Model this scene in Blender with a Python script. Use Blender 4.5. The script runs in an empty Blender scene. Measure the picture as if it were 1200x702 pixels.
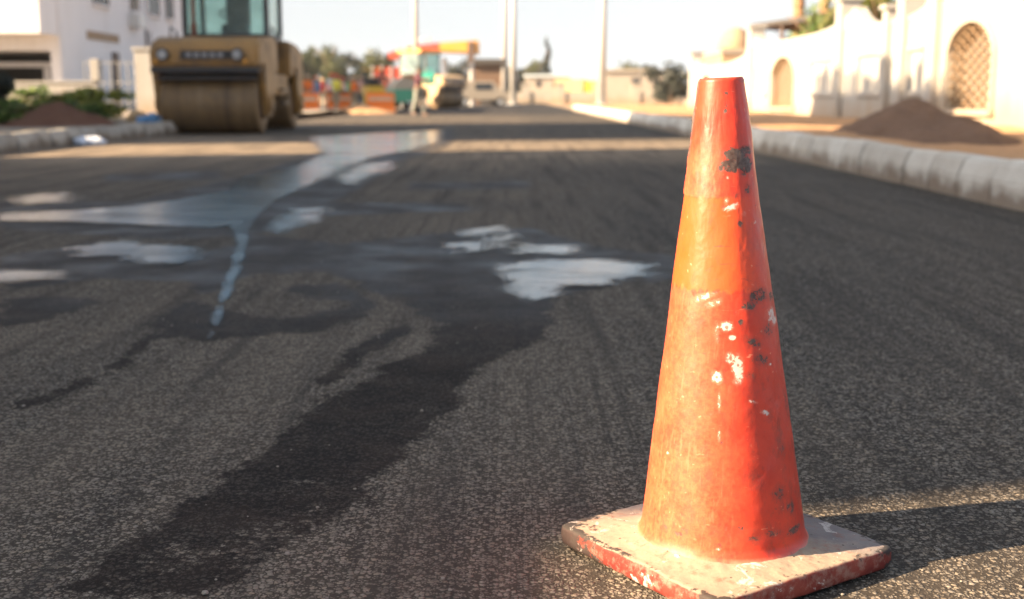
import bpy, bmesh, math, random
import numpy as np
from mathutils import Vector, Matrix

rng = np.random.default_rng(7)
random.seed(7)
R = math.radians
sc = bpy.context.scene
COL = sc.collection

# ------------------------------------------------------------------ camera geometry
F = 1400.0                      # focal length in pixels of the 1200-wide photograph
CAMH = 0.687                    # camera height in metres
HOR = 113.5
TH = math.atan2(351 - HOR, F)   # pitch down


def ray(x, y):
    u = (x - 600) / F
    v = (y - 351) / F
    return Vector((u, math.cos(TH) - v * math.sin(TH), -math.sin(TH) - v * math.cos(TH)))


def G(x, y, z=0.0):             # measure: where a sight line meets a level plane
    d = ray(x, y)
    return Vector((0, 0, CAMH)) + d * ((CAMH - z) / -d.z)


def PY(x, y, Y):                # measure: where a sight line reaches the distance Y
    d = ray(x, y)
    return Vector((0, 0, CAMH)) + d * (Y / d.y)


def PX(x, y, X):                # measure: where a sight line reaches the lateral offset X
    d = ray(x, y)
    return Vector((0, 0, CAMH)) + d * (X / d.x)


# ------------------------------------------------------------------ noise (numpy)
TAB = rng.random((4, 256, 256))


def vnoise(x, y, k=0):
    T = TAB[k % 4]
    xi = np.floor(x).astype(int); yi = np.floor(y).astype(int)
    fx = x - xi; fy = y - yi
    fx = fx * fx * (3 - 2 * fx); fy = fy * fy * (3 - 2 * fy)
    a = T[xi & 255, yi & 255]; b = T[(xi + 1) & 255, yi & 255]
    c = T[xi & 255, (yi + 1) & 255]; d = T[(xi + 1) & 255, (yi + 1) & 255]
    return (a * (1 - fx) + b * fx) * (1 - fy) + (c * (1 - fx) + d * fx) * fy


def fbm(x, y, o=4, k=0):
    s = 0; a = 1; n = 0
    for i in range(o):
        s = s + a * vnoise(x * 2 ** i + 17.3 * i, y * 2 ** i + 9.1 * i, k + i)
        n += a; a *= 0.5
    return s / n


def sdf_poly(px, py, poly):
    """signed distance (positive inside) of points to a polygon"""
    P = np.array(poly, float)
    d2 = np.full(px.shape, 1e18)
    ins = np.zeros(px.shape, bool)
    n = len(P)
    for i in range(n):
        ax, ay = P[i]; bx, by = P[(i + 1) % n]
        ex, ey = bx - ax, by - ay
        wx, wy = px - ax, py - ay
        t = np.clip((wx * ex + wy * ey) / (ex * ex + ey * ey + 1e-12), 0, 1)
        d2 = np.minimum(d2, (wx - ex * t) ** 2 + (wy - ey * t) ** 2)
        if abs(by - ay) > 1e-12:
            c = ((ay > py) != (by > py)) & (px < (bx - ax) * (py - ay) / (by - ay) + ax)
            ins ^= c
    d = np.sqrt(d2)
    return np.where(ins, d, -d)


# ------------------------------------------------------------------ materials
class NT:
    def __init__(s, name):
        s.m = bpy.data.materials.new(name); s.m.use_nodes = True
        s.t = s.m.node_tree
        s.b = s.t.nodes['Principled BSDF']
        s.out = s.t.nodes['Material Output']

    def n(s, typ, **kw):
        nd = s.t.nodes.new(typ)
        for k, v in kw.items():
            setattr(nd, k, v)
        return nd

    def l(s, a, b):
        s.t.links.new(a, b)

    def val(s, sock, v):
        if hasattr(v, 'is_output') or hasattr(v, 'links'):
            s.l(v, sock)
        else:
            sock.default_value = v

    def math(s, op, a, b=0.0, c=None, clamp=False):
        nd = s.n('ShaderNodeMath', operation=op, use_clamp=clamp)
        s.val(nd.inputs[0], a); s.val(nd.inputs[1], b)
        if c is not None: s.val(nd.inputs[2], c)
        return nd.outputs[0]

    def mix(s, f, a, b, blend='MIX'):
        nd = s.n('ShaderNodeMix', data_type='RGBA', blend_type=blend)
        s.val(nd.inputs[0], f)
        for k, v in ((6, a), (7, b)):
            if isinstance(v, tuple) and len(v) == 3: v = (*v, 1)
            s.val(nd.inputs[k], v)
        return nd.outputs[2]

    def mr(s, v, a, b, c=0.0, d=1.0, smooth=False):
        nd = s.n('ShaderNodeMapRange')
        if smooth: nd.interpolation_type = 'SMOOTHSTEP'
        s.val(nd.inputs[0], v)
        for i, q in enumerate((a, b, c, d)): s.val(nd.inputs[1 + i], q)
        return nd.outputs[0]

    def coord(s, kind='Object', scale=None):
        tc = s.n('ShaderNodeTexCoord')
        if scale is None: return tc.outputs[kind]
        mp = s.n('ShaderNodeMapping'); mp.inputs['Scale'].default_value = scale
        s.l(tc.outputs[kind], mp.inputs[0]); return mp.outputs[0]

    def pos(s, scale=None):
        g = s.n('ShaderNodeNewGeometry')
        if scale is None: return g.outputs['Position']
        mp = s.n('ShaderNodeMapping'); mp.inputs['Scale'].default_value = scale
        s.l(g.outputs['Position'], mp.inputs[0]); return mp.outputs[0]

    def noise(s, vec, scale, detail=4, rough=0.55, dist=0.0):
        nd = s.n('ShaderNodeTexNoise')
        s.l(vec, nd.inputs['Vector'])
        nd.inputs['Scale'].default_value = scale; nd.inputs['Detail'].default_value = detail
        nd.inputs['Roughness'].default_value = rough; nd.inputs['Distortion'].default_value = dist
        return nd.outputs['Fac']

    def vor(s, vec, scale, feat='F1', out='Distance'):
        nd = s.n('ShaderNodeTexVoronoi', feature=feat)
        s.l(vec, nd.inputs['Vector']); nd.inputs['Scale'].default_value = scale
        return nd.outputs[out]

    def attr(s, name):
        nd = s.n('ShaderNodeAttribute'); nd.attribute_name = name
        return nd.outputs['Fac']

    def bump(s, h, strength=0.5, dist=0.01):
        nd = s.n('ShaderNodeBump'); nd.inputs['Strength'].default_value = strength
        nd.inputs['Distance'].default_value = dist
        s.l(h, nd.inputs['Height']); s.l(nd.outputs[0], s.b.inputs['Normal']); return nd

    def set(s, **kw):
        for k, v in kw.items():
            k = k.replace('_', ' ')
            if isinstance(v, tuple) and len(v) == 3: v = (*v, 1)
            s.val(s.b.inputs[k], v)
        return s.m


def worn(name, col, dirt=(0.25, 0.2, 0.15), amt=0.5, scale=3.0, rough=0.6, metal=0.0, bump=0.2, chips=None):
    """painted / plain surface with soft dirt, fine grain and optional chips"""
    t = NT(name); v = t.coord('Object')
    a = t.noise(v, scale, 6, 0.65)
    b = t.noise(v, scale * 9, 4, 0.6)
    f = t.math('MULTIPLY', t.mr(t.math('ADD', a, t.math('MULTIPLY', b, 0.4)), 0.62, 0.95, smooth=True), amt)
    c = t.mix(f, col, dirt)
    c = t.mix(t.mr(b, 0.3, 0.7, 0.0, 0.25), c, tuple(x * 0.7 for x in col))
    if chips:
        ch = t.mr(t.noise(v, scale * 5, 8, 0.7), 0.64, 0.68)
        c = t.mix(ch, c, chips)
    t.bump(b, bump, 0.01)
    return t.set(Base_Color=c, Roughness=t.mr(a, 0.3, 0.7, rough - 0.1, min(1, rough + 0.15)), Metallic=metal)


def m_asphalt():
    t = NT('asphalt'); p = t.pos()
    damp = t.attr('damp'); fresh = t.attr('fresh'); dust = t.attr('dust')
    # ragged boundary of the damp stain
    e = t.math('ADD', t.math('MULTIPLY', t.math('SUBTRACT', t.noise(p, 7, 7, 0.7), 0.5), 1.25),
               t.math('MULTIPLY', t.math('SUBTRACT', t.noise(p, 70, 3, 0.6), 0.5), 0.45))
    wet = t.math('MULTIPLY', t.mr(t.math('ADD', damp, e), 0.42, 0.6, smooth=True), t.mr(t.noise(p, 4.5, 6, 0.7), 0.36, 0.56, 0.84, 1.0))
    big = t.noise(p, 0.55, 5, 0.6)
    mid = t.noise(t.pos((2.2, 0.35, 1)), 1.6, 5, 0.6)      # streaks along the road
    track = t.noise(t.pos((9, 0.4, 1)), 1.0, 3, 0.6)
    fine = t.noise(p, 420, 4, 0.7)
    patch = t.noise(p, 22, 4, 0.6)
    # aggregate: chips of two sizes bedded in bitumen, some missing
    wv = t.n('ShaderNodeVectorMath', operation='MULTIPLY_ADD')
    wn = t.n('ShaderNodeTexNoise'); t.l(p, wn.inputs['Vector']); wn.inputs['Scale'].default_value = 160; wn.inputs['Detail'].default_value = 2
    t.l(wn.outputs['Color'], wv.inputs[0]); wv.inputs[1].default_value = (0.006, 0.006, 0.0); t.l(p, wv.inputs[2])
    fl = t.n('ShaderNodeMapping'); fl.inputs['Scale'].default_value = (1, 1, 0); t.l(wv.outputs[0], fl.inputs[0]); q = fl.outputs[0]

    def chips(scale, lo, hi):
        ed = t.vor(q, scale, 'DISTANCE_TO_EDGE'); cl = t.n('ShaderNodeTexVoronoi'); t.l(q, cl.inputs['Vector']); cl.inputs['Scale'].default_value = scale
        sp = t.n('ShaderNodeSeparateColor'); t.l(cl.outputs['Color'], sp.inputs[0])
        keep = t.mr(t.math('ADD', sp.outputs[0], t.math('MULTIPLY', t.math('SUBTRACT', patch, 0.5), 0.9)), lo, hi, 0.0, 1.0)
        return t.math('MULTIPLY', t.math('MULTIPLY', t.mr(cl.outputs['Distance'], 0.66, 0.22, smooth=True), t.mr(ed, 0.0, 0.12)), keep), sp
    h1, s1 = chips(108, 0.2, 0.75); h2, s2 = chips(225, 0.3, 0.8)
    hg = t.math('MAXIMUM', h1, t.math('MULTIPLY', h2, 0.75))
    stone = t.mix(s1.outputs[1], (0.10, 0.097, 0.093), (0.31, 0.287, 0.252))
    stone = t.mix(t.mr(s1.outputs[2], 0.75, 1.0, 0.0, 0.8), stone, (0.30, 0.25, 0.19))
    c = t.mix(t.mr(hg, 0.04, 0.5), (0.015, 0.0145, 0.0145), stone)
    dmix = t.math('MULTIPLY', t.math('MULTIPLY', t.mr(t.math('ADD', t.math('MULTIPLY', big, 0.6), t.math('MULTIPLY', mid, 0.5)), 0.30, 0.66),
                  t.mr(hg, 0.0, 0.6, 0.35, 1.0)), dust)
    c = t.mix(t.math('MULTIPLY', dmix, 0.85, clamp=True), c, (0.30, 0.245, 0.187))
    track2 = t.noise(t.pos((26, 0.3, 1)), 1.0, 3, 0.6)
    c = t.mix(t.mr(track, 0.50, 0.68, 0.0, 0.55), c, (0.04, 0.037, 0.035))
    c = t.mix(t.math('MULTIPLY', t.mr(track2, 0.54, 0.66, 0.0, 0.55), t.mr(big, 0.42, 0.58)), c, (0.03, 0.028, 0.027))
    c = t.mix(t.mr(fine, 0.4, 0.65, 0.0, 0.3), c, (0.02, 0.019, 0.018))
    spk = t.vor(p, 28, 'F1'); c = t.mix(t.mr(spk, 0.04, 0.07, 0.6, 0.0), c, (0.3, 0.27, 0.23))
    c = t.mix(t.math('MULTIPLY', fresh, 0.8), c, (0.03, 0.031, 0.034))
    wc = t.mix(t.mr(t.noise(p, 6, 5, 0.65), 0.45, 0.7, 0.0, 0.6), (0.014, 0.0125, 0.012), (0.045, 0.033, 0.027))
    wc = t.mix(t.mr(hg, 0.1, 0.8, 0.0, 0.45), wc, (0.07, 0.058, 0.05))
    c = t.mix(t.math('MULTIPLY', wet, 0.92), c, wc)
    soak = t.math('MULTIPLY', wet, t.attr('soak'))
    r = t.math('SUBTRACT', 0.9, t.math('MULTIPLY', soak, t.mr(t.noise(p, 2.5, 4), 0.4, 0.65, 0.1, 0.42)))
    t.bump(t.math('ADD', hg, t.math('MULTIPLY', fine, 0.25)), 0.9, 0.0035)
    return t.set(Base_Color=c, Roughness=r, Specular_IOR_Level=t.math('ADD', 0.08, t.math('MULTIPLY', soak, 0.24)))


def m_water():
    t = NT('puddle_water'); p = t.pos()
    a = t.attr('edge')
    e = t.math('ADD', a, t.math('ADD', t.math('MULTIPLY', t.math('SUBTRACT', t.noise(t.pos((1.0, 0.55, 1)), 8.0, 6, 0.7), 0.5), 1.25),
               t.math('MULTIPLY', t.math('SUBTRACT', t.noise(p, 55, 4, 0.65), 0.5), 0.5)))
    al = t.math('MULTIPLY', t.mr(e, 0.26, 0.7, 0.0, 0.98, smooth=True), t.mr(t.noise(t.pos((0.6, 1.6, 1)), 2.6, 6, 0.7), 0.36, 0.52, 0.55, 1.0))
    nd = t.n('ShaderNodeBump'); nd.inputs['Strength'].default_value = 0.4; nd.inputs['Distance'].default_value = 0.006
    t.l(t.noise(p, 42, 5, 0.65), nd.inputs['Height']); t.l(nd.outputs[0], t.b.inputs['Normal'])
    return t.set(Base_Color=(0.03, 0.034, 0.04), Roughness=t.mr(t.noise(p, 1.3, 4), 0.4, 0.62, 0.05, 0.14), IOR=1.7, Alpha=al, Specular_IOR_Level=0.9)


def m_dirt(name, a, b, c3, sc_=1.0, bump=0.6):
    t = NT(name); p = t.pos()
    n1 = t.noise(p, 0.8 * sc_, 6, 0.65); n2 = t.noise(p, 14 * sc_, 5, 0.7)
    c = t.mix(t.mr(n1, 0.35, 0.65), a, b)
    c = t.mix(t.mr(n2, 0.5, 0.75), c, c3)
    t.bump(t.math('ADD', n1, t.math('MULTIPLY', n2, 0.35)), bump, 0.12)
    return t.set(Base_Color=c, Roughness=0.95, Specular_IOR_Level=0.15)


def m_plaster(name, col, stain=(0.45, 0.4, 0.33), amt=0.35):
    t = NT(name); p = t.pos()
    n1 = t.noise(t.pos((1, 1, 0.35)), 1.3, 6, 0.65); n2 = t.noise(p, 25, 4, 0.6)
    c = t.mix(t.mr(n1, 0.5, 0.8, 0.0, amt), col, stain)
    c = t.mix(t.mr(n2, 0.4, 0.7, 0.0, 0.12), c, tuple(x * 0.8 for x in col))
    sp = t.n('ShaderNodeSeparateXYZ'); t.l(p, sp.inputs[0])
    f = t.mr(t.math('SUBTRACT', sp.outputs[2], t.math('MULTIPLY', n1, 1.1)), 0.25, -0.25, 0.0, 0.6)
    c = t.mix(f, c, (0.30, 0.21, 0.13))
    run = t.noise(t.pos((5, 5, 0.12)), 1.0, 5, 0.65)
    c = t.mix(t.mr(run, 0.56, 0.72, 0.0, amt), c, tuple(x * 0.75 for x in stain))
    t.bump(n2, 0.25, 0.01)
    return t.set(Base_Color=c, Roughness=0.85, Specular_IOR_Level=0.25)


def m_leaf(name, a, b):
    t = NT(name)
    oi = t.n('ShaderNodeNewGeometry')
    w = t.n('ShaderNodeTexWhiteNoise', noise_dimensions='1D'); t.l(oi.outputs['Random Per Island'], w.inputs['W'])
    c = t.mix(w.outputs['Value'], a, b)
    t.b.inputs['Subsurface Weight'].default_value = 0
    tr = t.n('ShaderNodeBsdfTranslucent'); t.l(c, tr.inputs['Color'])
    mx = t.n('ShaderNodeMixShader'); mx.inputs[0].default_value = 0.25
    t.l(t.b.outputs[0], mx.inputs[1]); t.l(tr.outputs[0], mx.inputs[2]); t.l(mx.outputs[0], t.out.inputs['Surface'])
    return t.set(Base_Color=c, Roughness=0.6)


def m_glass(name, col=(0.5, 0.62, 0.6), rough=0.08, tr=0.35):
    t = NT(name); n = t.noise(t.coord('Object'), 3, 5, 0.6)
    return t.set(Base_Color=t.mix(t.mr(n, 0.35, 0.7), col, tuple(x * 0.75 for x in col)), Roughness=rough,
                 Transmission_Weight=tr, IOR=1.3, Specular_IOR_Level=0.7)


M = {}
M['asphalt'] = m_asphalt()
M['water'] = m_water()
M['verge'] = m_dirt('verge_soil', (0.36, 0.215, 0.115), (0.44, 0.275, 0.155), (0.26, 0.155, 0.09))
M['verge_grey'] = m_dirt('grey_verge_soil', (0.25, 0.215, 0.175), (0.31, 0.265, 0.215), (0.18, 0.15, 0.12))
M['ground'] = m_dirt('sandy_ground', (0.36, 0.27, 0.18), (0.42, 0.32, 0.22), (0.28, 0.21, 0.15), 0.3)
M['mound'] = m_dirt('dug_soil', (0.155, 0.097, 0.066), (0.20, 0.128, 0.09), (0.095, 0.06, 0.043), 2.2, 0.8)
M['rail'] = worn('dull_rail', (0.3, 0.3, 0.29), (0.2, 0.18, 0.16), 0.4, 5, 0.6)
M['redmound'] = m_dirt('red_soil', (0.16, 0.085, 0.06), (0.20, 0.11, 0.075), (0.11, 0.058, 0.042), 2.2, 0.8)
M['kerb'] = worn('kerb_concrete', (0.58, 0.565, 0.53), (0.32, 0.27, 0.22), 0.6, 2.5, 0.85, 0, 0.4)
M['kerb_old'] = worn('weathered_kerb', (0.38, 0.365, 0.335), (0.2, 0.165, 0.13), 0.8, 2.5, 0.85, 0, 0.4)
M['white'] = m_plaster('white_plaster', (0.35, 0.342, 0.325), (0.26, 0.225, 0.18))
M['cream'] = m_plaster('cream_plaster', (0.335, 0.305, 0.26), (0.25, 0.2, 0.145), 0.3)
M['lattice'] = m_plaster('sand_lattice', (0.19, 0.13, 0.078), (0.15, 0.1, 0.06), 0.4)
M['beige'] = m_plaster('beige_plaster', (0.32, 0.225, 0.145))
M['housewhite'] = m_plaster('house_plaster', (0.70, 0.68, 0.68), (0.5, 0.46, 0.42), 0.4)
M['dark_open'] = worn('dark_interior', (0.05, 0.045, 0.042), (0.09, 0.08, 0.07), 0.4, 2, 0.8)
M['frame_brown'] = worn('brown_frame', (0.10, 0.065, 0.05), (0.2, 0.16, 0.12), 0.4, 4, 0.6)
M['winglass'] = m_glass('window_glass', (0.05, 0.06, 0.07), 0.06, 0.0)
M['cabglass'] = m_glass('cab_glass', (0.66, 0.84, 0.80), 0.08, 0.9)
M['steel'] = worn('galvanised_steel', (0.62, 0.62, 0.6), (0.45, 0.42, 0.38), 0.4, 3, 0.5, 0.2)
M['polewhite'] = worn('pole_paint', (0.45, 0.445, 0.43), (0.5, 0.45, 0.38), 0.4, 1.5, 0.5)
M['yellow'] = worn('machine_yellow', (0.31, 0.175, 0.052), (0.13, 0.088, 0.055), 1.0, 1.6, 0.55, 0, 0.15, (0.12, 0.085, 0.06))
M['bright_yellow'] = worn('bright_yellow_paint', (0.62, 0.36, 0.03), (0.35, 0.26, 0.15), 0.4, 2.2, 0.5)
M['orange_roof'] = worn('orange_roof_paint', (0.72, 0.34, 0.05), (0.45, 0.3, 0.2), 0.4, 2, 0.5)
M['red'] = worn('red_paint', (0.48, 0.07, 0.04), (0.3, 0.15, 0.1), 0.4, 2, 0.55)
M['tan'] = worn('tan_paint', (0.52, 0.36, 0.19), (0.3, 0.22, 0.15), 0.6, 2, 0.6)
def m_drum():
    t = NT('drum_steel'); v = t.coord('Object')
    band = t.noise(t.coord('Object', (4.5, 0.25, 0.25)), 1.0, 5, 0.6)     # wet and dry tracks round the drum
    n = t.noise(v, 7, 6, 0.65)
    c = t.mix(t.mr(n, 0.35, 0.65), (0.19, 0.122, 0.055), (0.14, 0.092, 0.048))
    c = t.mix(t.mr(band, 0.52, 0.68, 0.0, 0.75), c, (0.065, 0.042, 0.026))
    c = t.mix(t.mr(band, 0.44, 0.36, 0.0, 0.5), c, (0.27, 0.19, 0.11))
    t.bump(n, 0.15, 0.01)
    return t.set(Base_Color=c, Roughness=0.55, Metallic=0.15)


M['drum'] = m_drum()
M['black'] = worn('black_rubber', (0.02, 0.02, 0.022), (0.09, 0.075, 0.06), 0.4, 4, 0.6)
M['blackpaint'] = worn('black_paint', (0.018, 0.02, 0.025), (0.06, 0.05, 0.04), 0.3, 3, 0.4)
M['lamp'] = m_glass('lamp_lens', (0.42, 0.44, 0.46), 0.2, 0.1)
M['badge'] = worn('badge_grey', (0.24, 0.25, 0.27), (0.3, 0.3, 0.3), 0.3, 6, 0.5)
M['rust'] = worn('rusty_metal', (0.17, 0.07, 0.045), (0.1, 0.06, 0.045), 0.6, 5, 0.7)
M['teal'] = worn('teal_plastic', (0.03, 0.42, 0.32), (0.15, 0.3, 0.25), 0.3, 3, 0.5)
M['green_paint'] = worn('green_paint', (0.06, 0.33, 0.2), (0.2, 0.25, 0.18), 0.4, 3, 0.5)
M['canvas'] = worn('cream_canvas', (0.42, 0.36, 0.28), (0.5, 0.42, 0.32), 0.4, 3, 0.9)
M['paleblue'] = worn('pale_blue_sheet', (0.5, 0.6, 0.66), (0.45, 0.45, 0.45), 0.4, 1, 0.5)
M['bluebag'] = worn('blue_plastic', (0.08, 0.27, 0.55), (0.25, 0.35, 0.45), 0.4, 8, 0.35)
M['whitebag'] = worn('white_plastic', (0.62, 0.68, 0.78), (0.4, 0.45, 0.5), 0.4, 9, 0.35)
M['bark'] = worn('bark', (0.16, 0.1, 0.065), (0.08, 0.055, 0.04), 0.7, 5, 0.95, 0, 0.8)
M['palmtrunk'] = worn('palm_trunk', (0.34, 0.19, 0.1), (0.14, 0.085, 0.05), 0.7, 6, 0.95, 0, 0.8)
M['leaf_olive'] = m_leaf('leaf_olive', (0.045, 0.06, 0.022), (0.11, 0.115, 0.045))
M['leaf_green'] = m_leaf('leaf_green', (0.04, 0.095, 0.022), (0.15, 0.21, 0.04))
M['leaf_yellow'] = m_leaf('leaf_yellow', (0.12, 0.16, 0.024), (0.30, 0.30, 0.05))
M['leaf_dark'] = m_leaf('leaf_dark', (0.018, 0.026, 0.02), (0.05, 0.055, 0.04))
M['frond'] = m_leaf('palm_frond', (0.06, 0.085, 0.02), (0.19, 0.18, 0.05))
M['skin'] = worn('skin_brown', (0.28, 0.15, 0.09), (0.2, 0.1, 0.07), 0.3, 6, 0.55)
M['hair'] = worn('dark_hair', (0.02, 0.016, 0.014), (0.04, 0.03, 0.025), 0.3, 20, 0.6)
for nm, c in dict(vest_orange=(0.85, 0.2, 0.03), vest_yellow=(0.75, 0.65, 0.08), shirt_maroon=(0.09, 0.03, 0.045),
                  shirt_blue=(0.2, 0.28, 0.4), shirt_white=(0.7, 0.68, 0.64), trousers_pale=(0.24, 0.245, 0.21),
                  trousers_dark=(0.06, 0.065, 0.08), trousers_khaki=(0.35, 0.27, 0.17), helmet_red=(0.7, 0.05, 0.03),
                  shirt_pink=(0.55, 0.3, 0.25), shirt_green=(0.16, 0.36, 0.12), cap_tan=(0.6, 0.42, 0.28)).items():
    M[nm] = worn('cloth_' + nm, c, tuple(x * 0.7 for x in c), 0.4, 6, 0.85)


# ------------------------------------------------------------------ mesh helpers
class MB:
    def __init__(s): s.bm = bmesh.new()

    def box(s, lo, hi, bev=0.0, rz=0.0, piv=None):
        lo = Vector(lo); hi = Vector(hi)
        r = bmesh.ops.create_cube(s.bm, size=1.0)
        vs = r['verts']; c = (lo + hi) / 2; d = hi - lo
        for v in vs: v.co = Vector((v.co.x * d.x, v.co.y * d.y, v.co.z * d.z)) + c
        if rz:
            pv = Vector(piv) if piv is not None else c
            bmesh.ops.rotate(s.bm, verts=vs, cent=pv, matrix=Matrix.Rotation(rz, 3, 'Z'))
        if bev:
            es = {e for v in vs for e in v.link_edges}
            bmesh.ops.bevel(s.bm, geom=list(es), offset=bev, segments=2, affect='EDGES', profile=0.6)
        return s

    def cyl(s, p0, p1, r0, r1=None, n=16, caps=True):
        r1 = r0 if r1 is None else r1
        p0 = Vector(p0); p1 = Vector(p1); ax = (p1 - p0).normalized()
        u = ax.orthogonal().normalized(); w = ax.cross(u)
        a = []; b = []
        for i in range(n):
            q = 2 * math.pi * i / n; d = u * math.cos(q) + w * math.sin(q)
            a.append(s.bm.verts.new(p0 + d * r0)); b.append(s.bm.verts.new(p1 + d * r1))
        for i in range(n):
            j = (i + 1) % n; s.bm.faces.new((a[i], a[j], b[j], b[i]))
        if caps:
            s.bm.faces.new(a[::-1]); s.bm.faces.new(b)
        return s

    def tube(s, pts, rad, n=8):
        pts = [Vector(p) for p in pts]
        if not hasattr(rad, '__len__'): rad = [rad] * len(pts)
        rings = []
        for i, p in enumerate(pts):
            d = (pts[min(i + 1, len(pts) - 1)] - pts[max(i - 1, 0)]).normalized()
            u = Vector((0, 1, 0)) if abs(d.y) < 0.9 else Vector((1, 0, 0))
            u = (u - d * u.dot(d)).normalized(); w = d.cross(u)
            rings.append([s.bm.verts.new(p + (u * math.cos(2 * math.pi * k / n) + w * math.sin(2 * math.pi * k / n)) * rad[i]) for k in range(n)])
        for a, b in zip(rings, rings[1:]):
            for k in range(n):
                j = (k + 1) % n; s.bm.faces.new((a[k], a[j], b[j], b[k]))
        s.bm.faces.new(rings[0][::-1]); s.bm.faces.new(rings[-1])
        return s

    def prism(s, pts, d):
        """closed polygon (3d points) extruded by vector d"""
        d = Vector(d)
        a = [s.bm.verts.new(Vector(p)) for p in pts]; b = [s.bm.verts.new(Vector(p) + d) for p in pts]
        s.bm.faces.new(a[::-1]); s.bm.faces.new(b)
        for i in range(len(a)):
            j = (i + 1) % len(a); s.bm.faces.new((a[i], a[j], b[j], b[i]))
        return s

    def ball(s, c, r, sub=2, scl=(1, 1, 1)):
        q = bmesh.ops.create_icosphere(s.bm, subdivisions=sub, radius=r)
        for v in q['verts']: v.co = Vector((v.co.x * scl[0], v.co.y * scl[1], v.co.z * scl[2])) + Vector(c)
        return s

    def ring(s, c, axis, ro, ri, w, n=24):
        """flat annulus with thickness along axis"""
        c = Vector(c); ax = Vector(axis).normalized(); u = ax.orthogonal().normalized(); v = ax.cross(u)
        L = []
        for r, o in ((ro, -w / 2), (ro, w / 2), (ri, w / 2), (ri, -w / 2)):
            L.append([s.bm.verts.new(c + ax * o + (u * math.cos(2 * math.pi * k / n) + v * math.sin(2 * math.pi * k / n)) * r) for k in range(n)])
        for i in range(4):
            a = L[i]; b = L[(i + 1) % 4]
            for k in range(n):
                j = (k + 1) % n; s.bm.faces.new((a[k], a[j], b[j], b[k]))
        return s

    def obj(s, name, mat, parent=None, smooth=False, **kw):
        me = bpy.data.meshes.new(name)
        bmesh.ops.recalc_face_normals(s.bm, faces=s.bm.faces)
        s.bm.to_mesh(me); s.bm.free()
        return link(name, me, mat, parent, smooth, **kw)


def link(name, me, mat, parent=None, smooth=False, loc=None, label=None, cat=None, group=None, kind=None):
    o = bpy.data.objects.new(name, me); COL.objects.link(o)
    me.materials.append(mat)
    if smooth:
        for p in me.polygons: p.use_smooth = True
    if parent: o.parent = parent
    if loc is not None: o.location = loc
    return tag(o, label, cat, group, kind)


def tag(o, label=None, cat=None, group=None, kind=None):
    for k, v in (('label', label), ('category', cat), ('group', group), ('kind', kind)):
        if v: o[k] = v
    return o


def thing(name, label, cat, loc=(0, 0, 0), rz=0.0, group=None):
    o = bpy.data.objects.new(name, None); COL.objects.link(o)
    o.empty_display_size = 0.2
    o.location = loc; o.rotation_euler = (0, 0, rz)
    return tag(o, label, cat, group)


def dup(root, loc, rz=None, label=None, scale=None):
    def cp(o, par):
        c = o.copy(); COL.objects.link(c)
        if par: c.parent = par
        for ch in list(o.children): cp(ch, c)
        return c
    r = cp(root, None); r.location = loc
    if rz is not None: r.rotation_euler = (0, 0, rz)
    if scale is not None: r.scale = (scale,) * 3
    if label: r['label'] = label
    return r


def grid_mesh(name, xs, ys, z, attrs=None):
    nx, ny = len(xs), len(ys)
    co = np.empty((ny, nx, 3), np.float32)
    co[..., 0] = xs[None, :]; co[..., 1] = ys[:, None]; co[..., 2] = z
    i = np.arange(ny * nx).reshape(ny, nx)
    q = np.stack([i[:-1, :-1], i[:-1, 1:], i[1:, 1:], i[1:, :-1]], -1).reshape(-1, 4)
    return np_mesh(name, co.reshape(-1, 3), q, attrs)


def np_mesh(name, co, faces, attrs=None):
    me = bpy.data.meshes.new(name)
    k = faces.shape[1]
    me.vertices.add(len(co)); me.vertices.foreach_set('co', np.asarray(co, np.float32).ravel())
    me.loops.add(faces.size); me.loops.foreach_set('vertex_index', faces.astype(np.int32).ravel())
    me.polygons.add(len(faces)); me.polygons.foreach_set('loop_start', np.arange(0, faces.size, k, dtype=np.int32))
    me.polygons.foreach_set('use_smooth', np.ones(len(faces), bool))
    me.update(calc_edges=True)
    for n, a in (attrs or {}).items():
        at = me.attributes.new(n, 'FLOAT', 'POINT'); at.data.foreach_set('value', np.asarray(a, np.float32).ravel())
    me.validate()
    return me


# ------------------------------------------------------------------ road
DAMP = [
    [(0, 300), (110, 283), (230, 300), (300, 275), (400, 285), (520, 272), (620, 266), (700, 288), (795, 300), (765, 322), (700, 337),
     (650, 350), (632, 395), (560, 425), (535, 480), (480, 540), (430, 600), (370, 640), (240, 705), (10, 705), (95, 655), (195, 590),
     (300, 520), (370, 465), (430, 442), (490, 415), (512, 380), (490, 362), (455, 352), (420, 330), (380, 318), (300, 320),
     (250, 340), (215, 365), (185, 392), (150, 425), (80, 460), (20, 480), (15, 470), (120, 432), (160, 400), (180, 375),
     (235, 345), (215, 330), (120, 325), (0, 340)],
    [(170, 378), (240, 355), (275, 365), (330, 372), (400, 360), (428, 345), (440, 352), (425, 370), (370, 388), (330, 387), (250, 399), (180, 392)],
    [(0, 235), (150, 236), (300, 202), (380, 176), (440, 162), (530, 150), (530, 168), (470, 189), (420, 222), (330, 262), (300, 275), (200, 280), (0, 268)],
    [(365, 445), (420, 402), (460, 384), (495, 372), (470, 392), (420, 425), (380, 452)],
    [(440, 430), (520, 400), (600, 350), (650, 352), (636, 398), (560, 428), (545, 470), (520, 500), (470, 470)],
    [(0, 350), (60, 345), (120, 352), (60, 372), (0, 380)], [(330, 335), (400, 330), (440, 350), (400, 350), (350, 345)],
    [(700, 300), (800, 305), (830, 320), (760, 330)],
    [(480, 214), (620, 212), (620, 220), (480, 222)], [(300, 236), (540, 238), (560, 246), (300, 256)],
    [(120, 205), (260, 200), (260, 210), (120, 212)],
]
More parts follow.
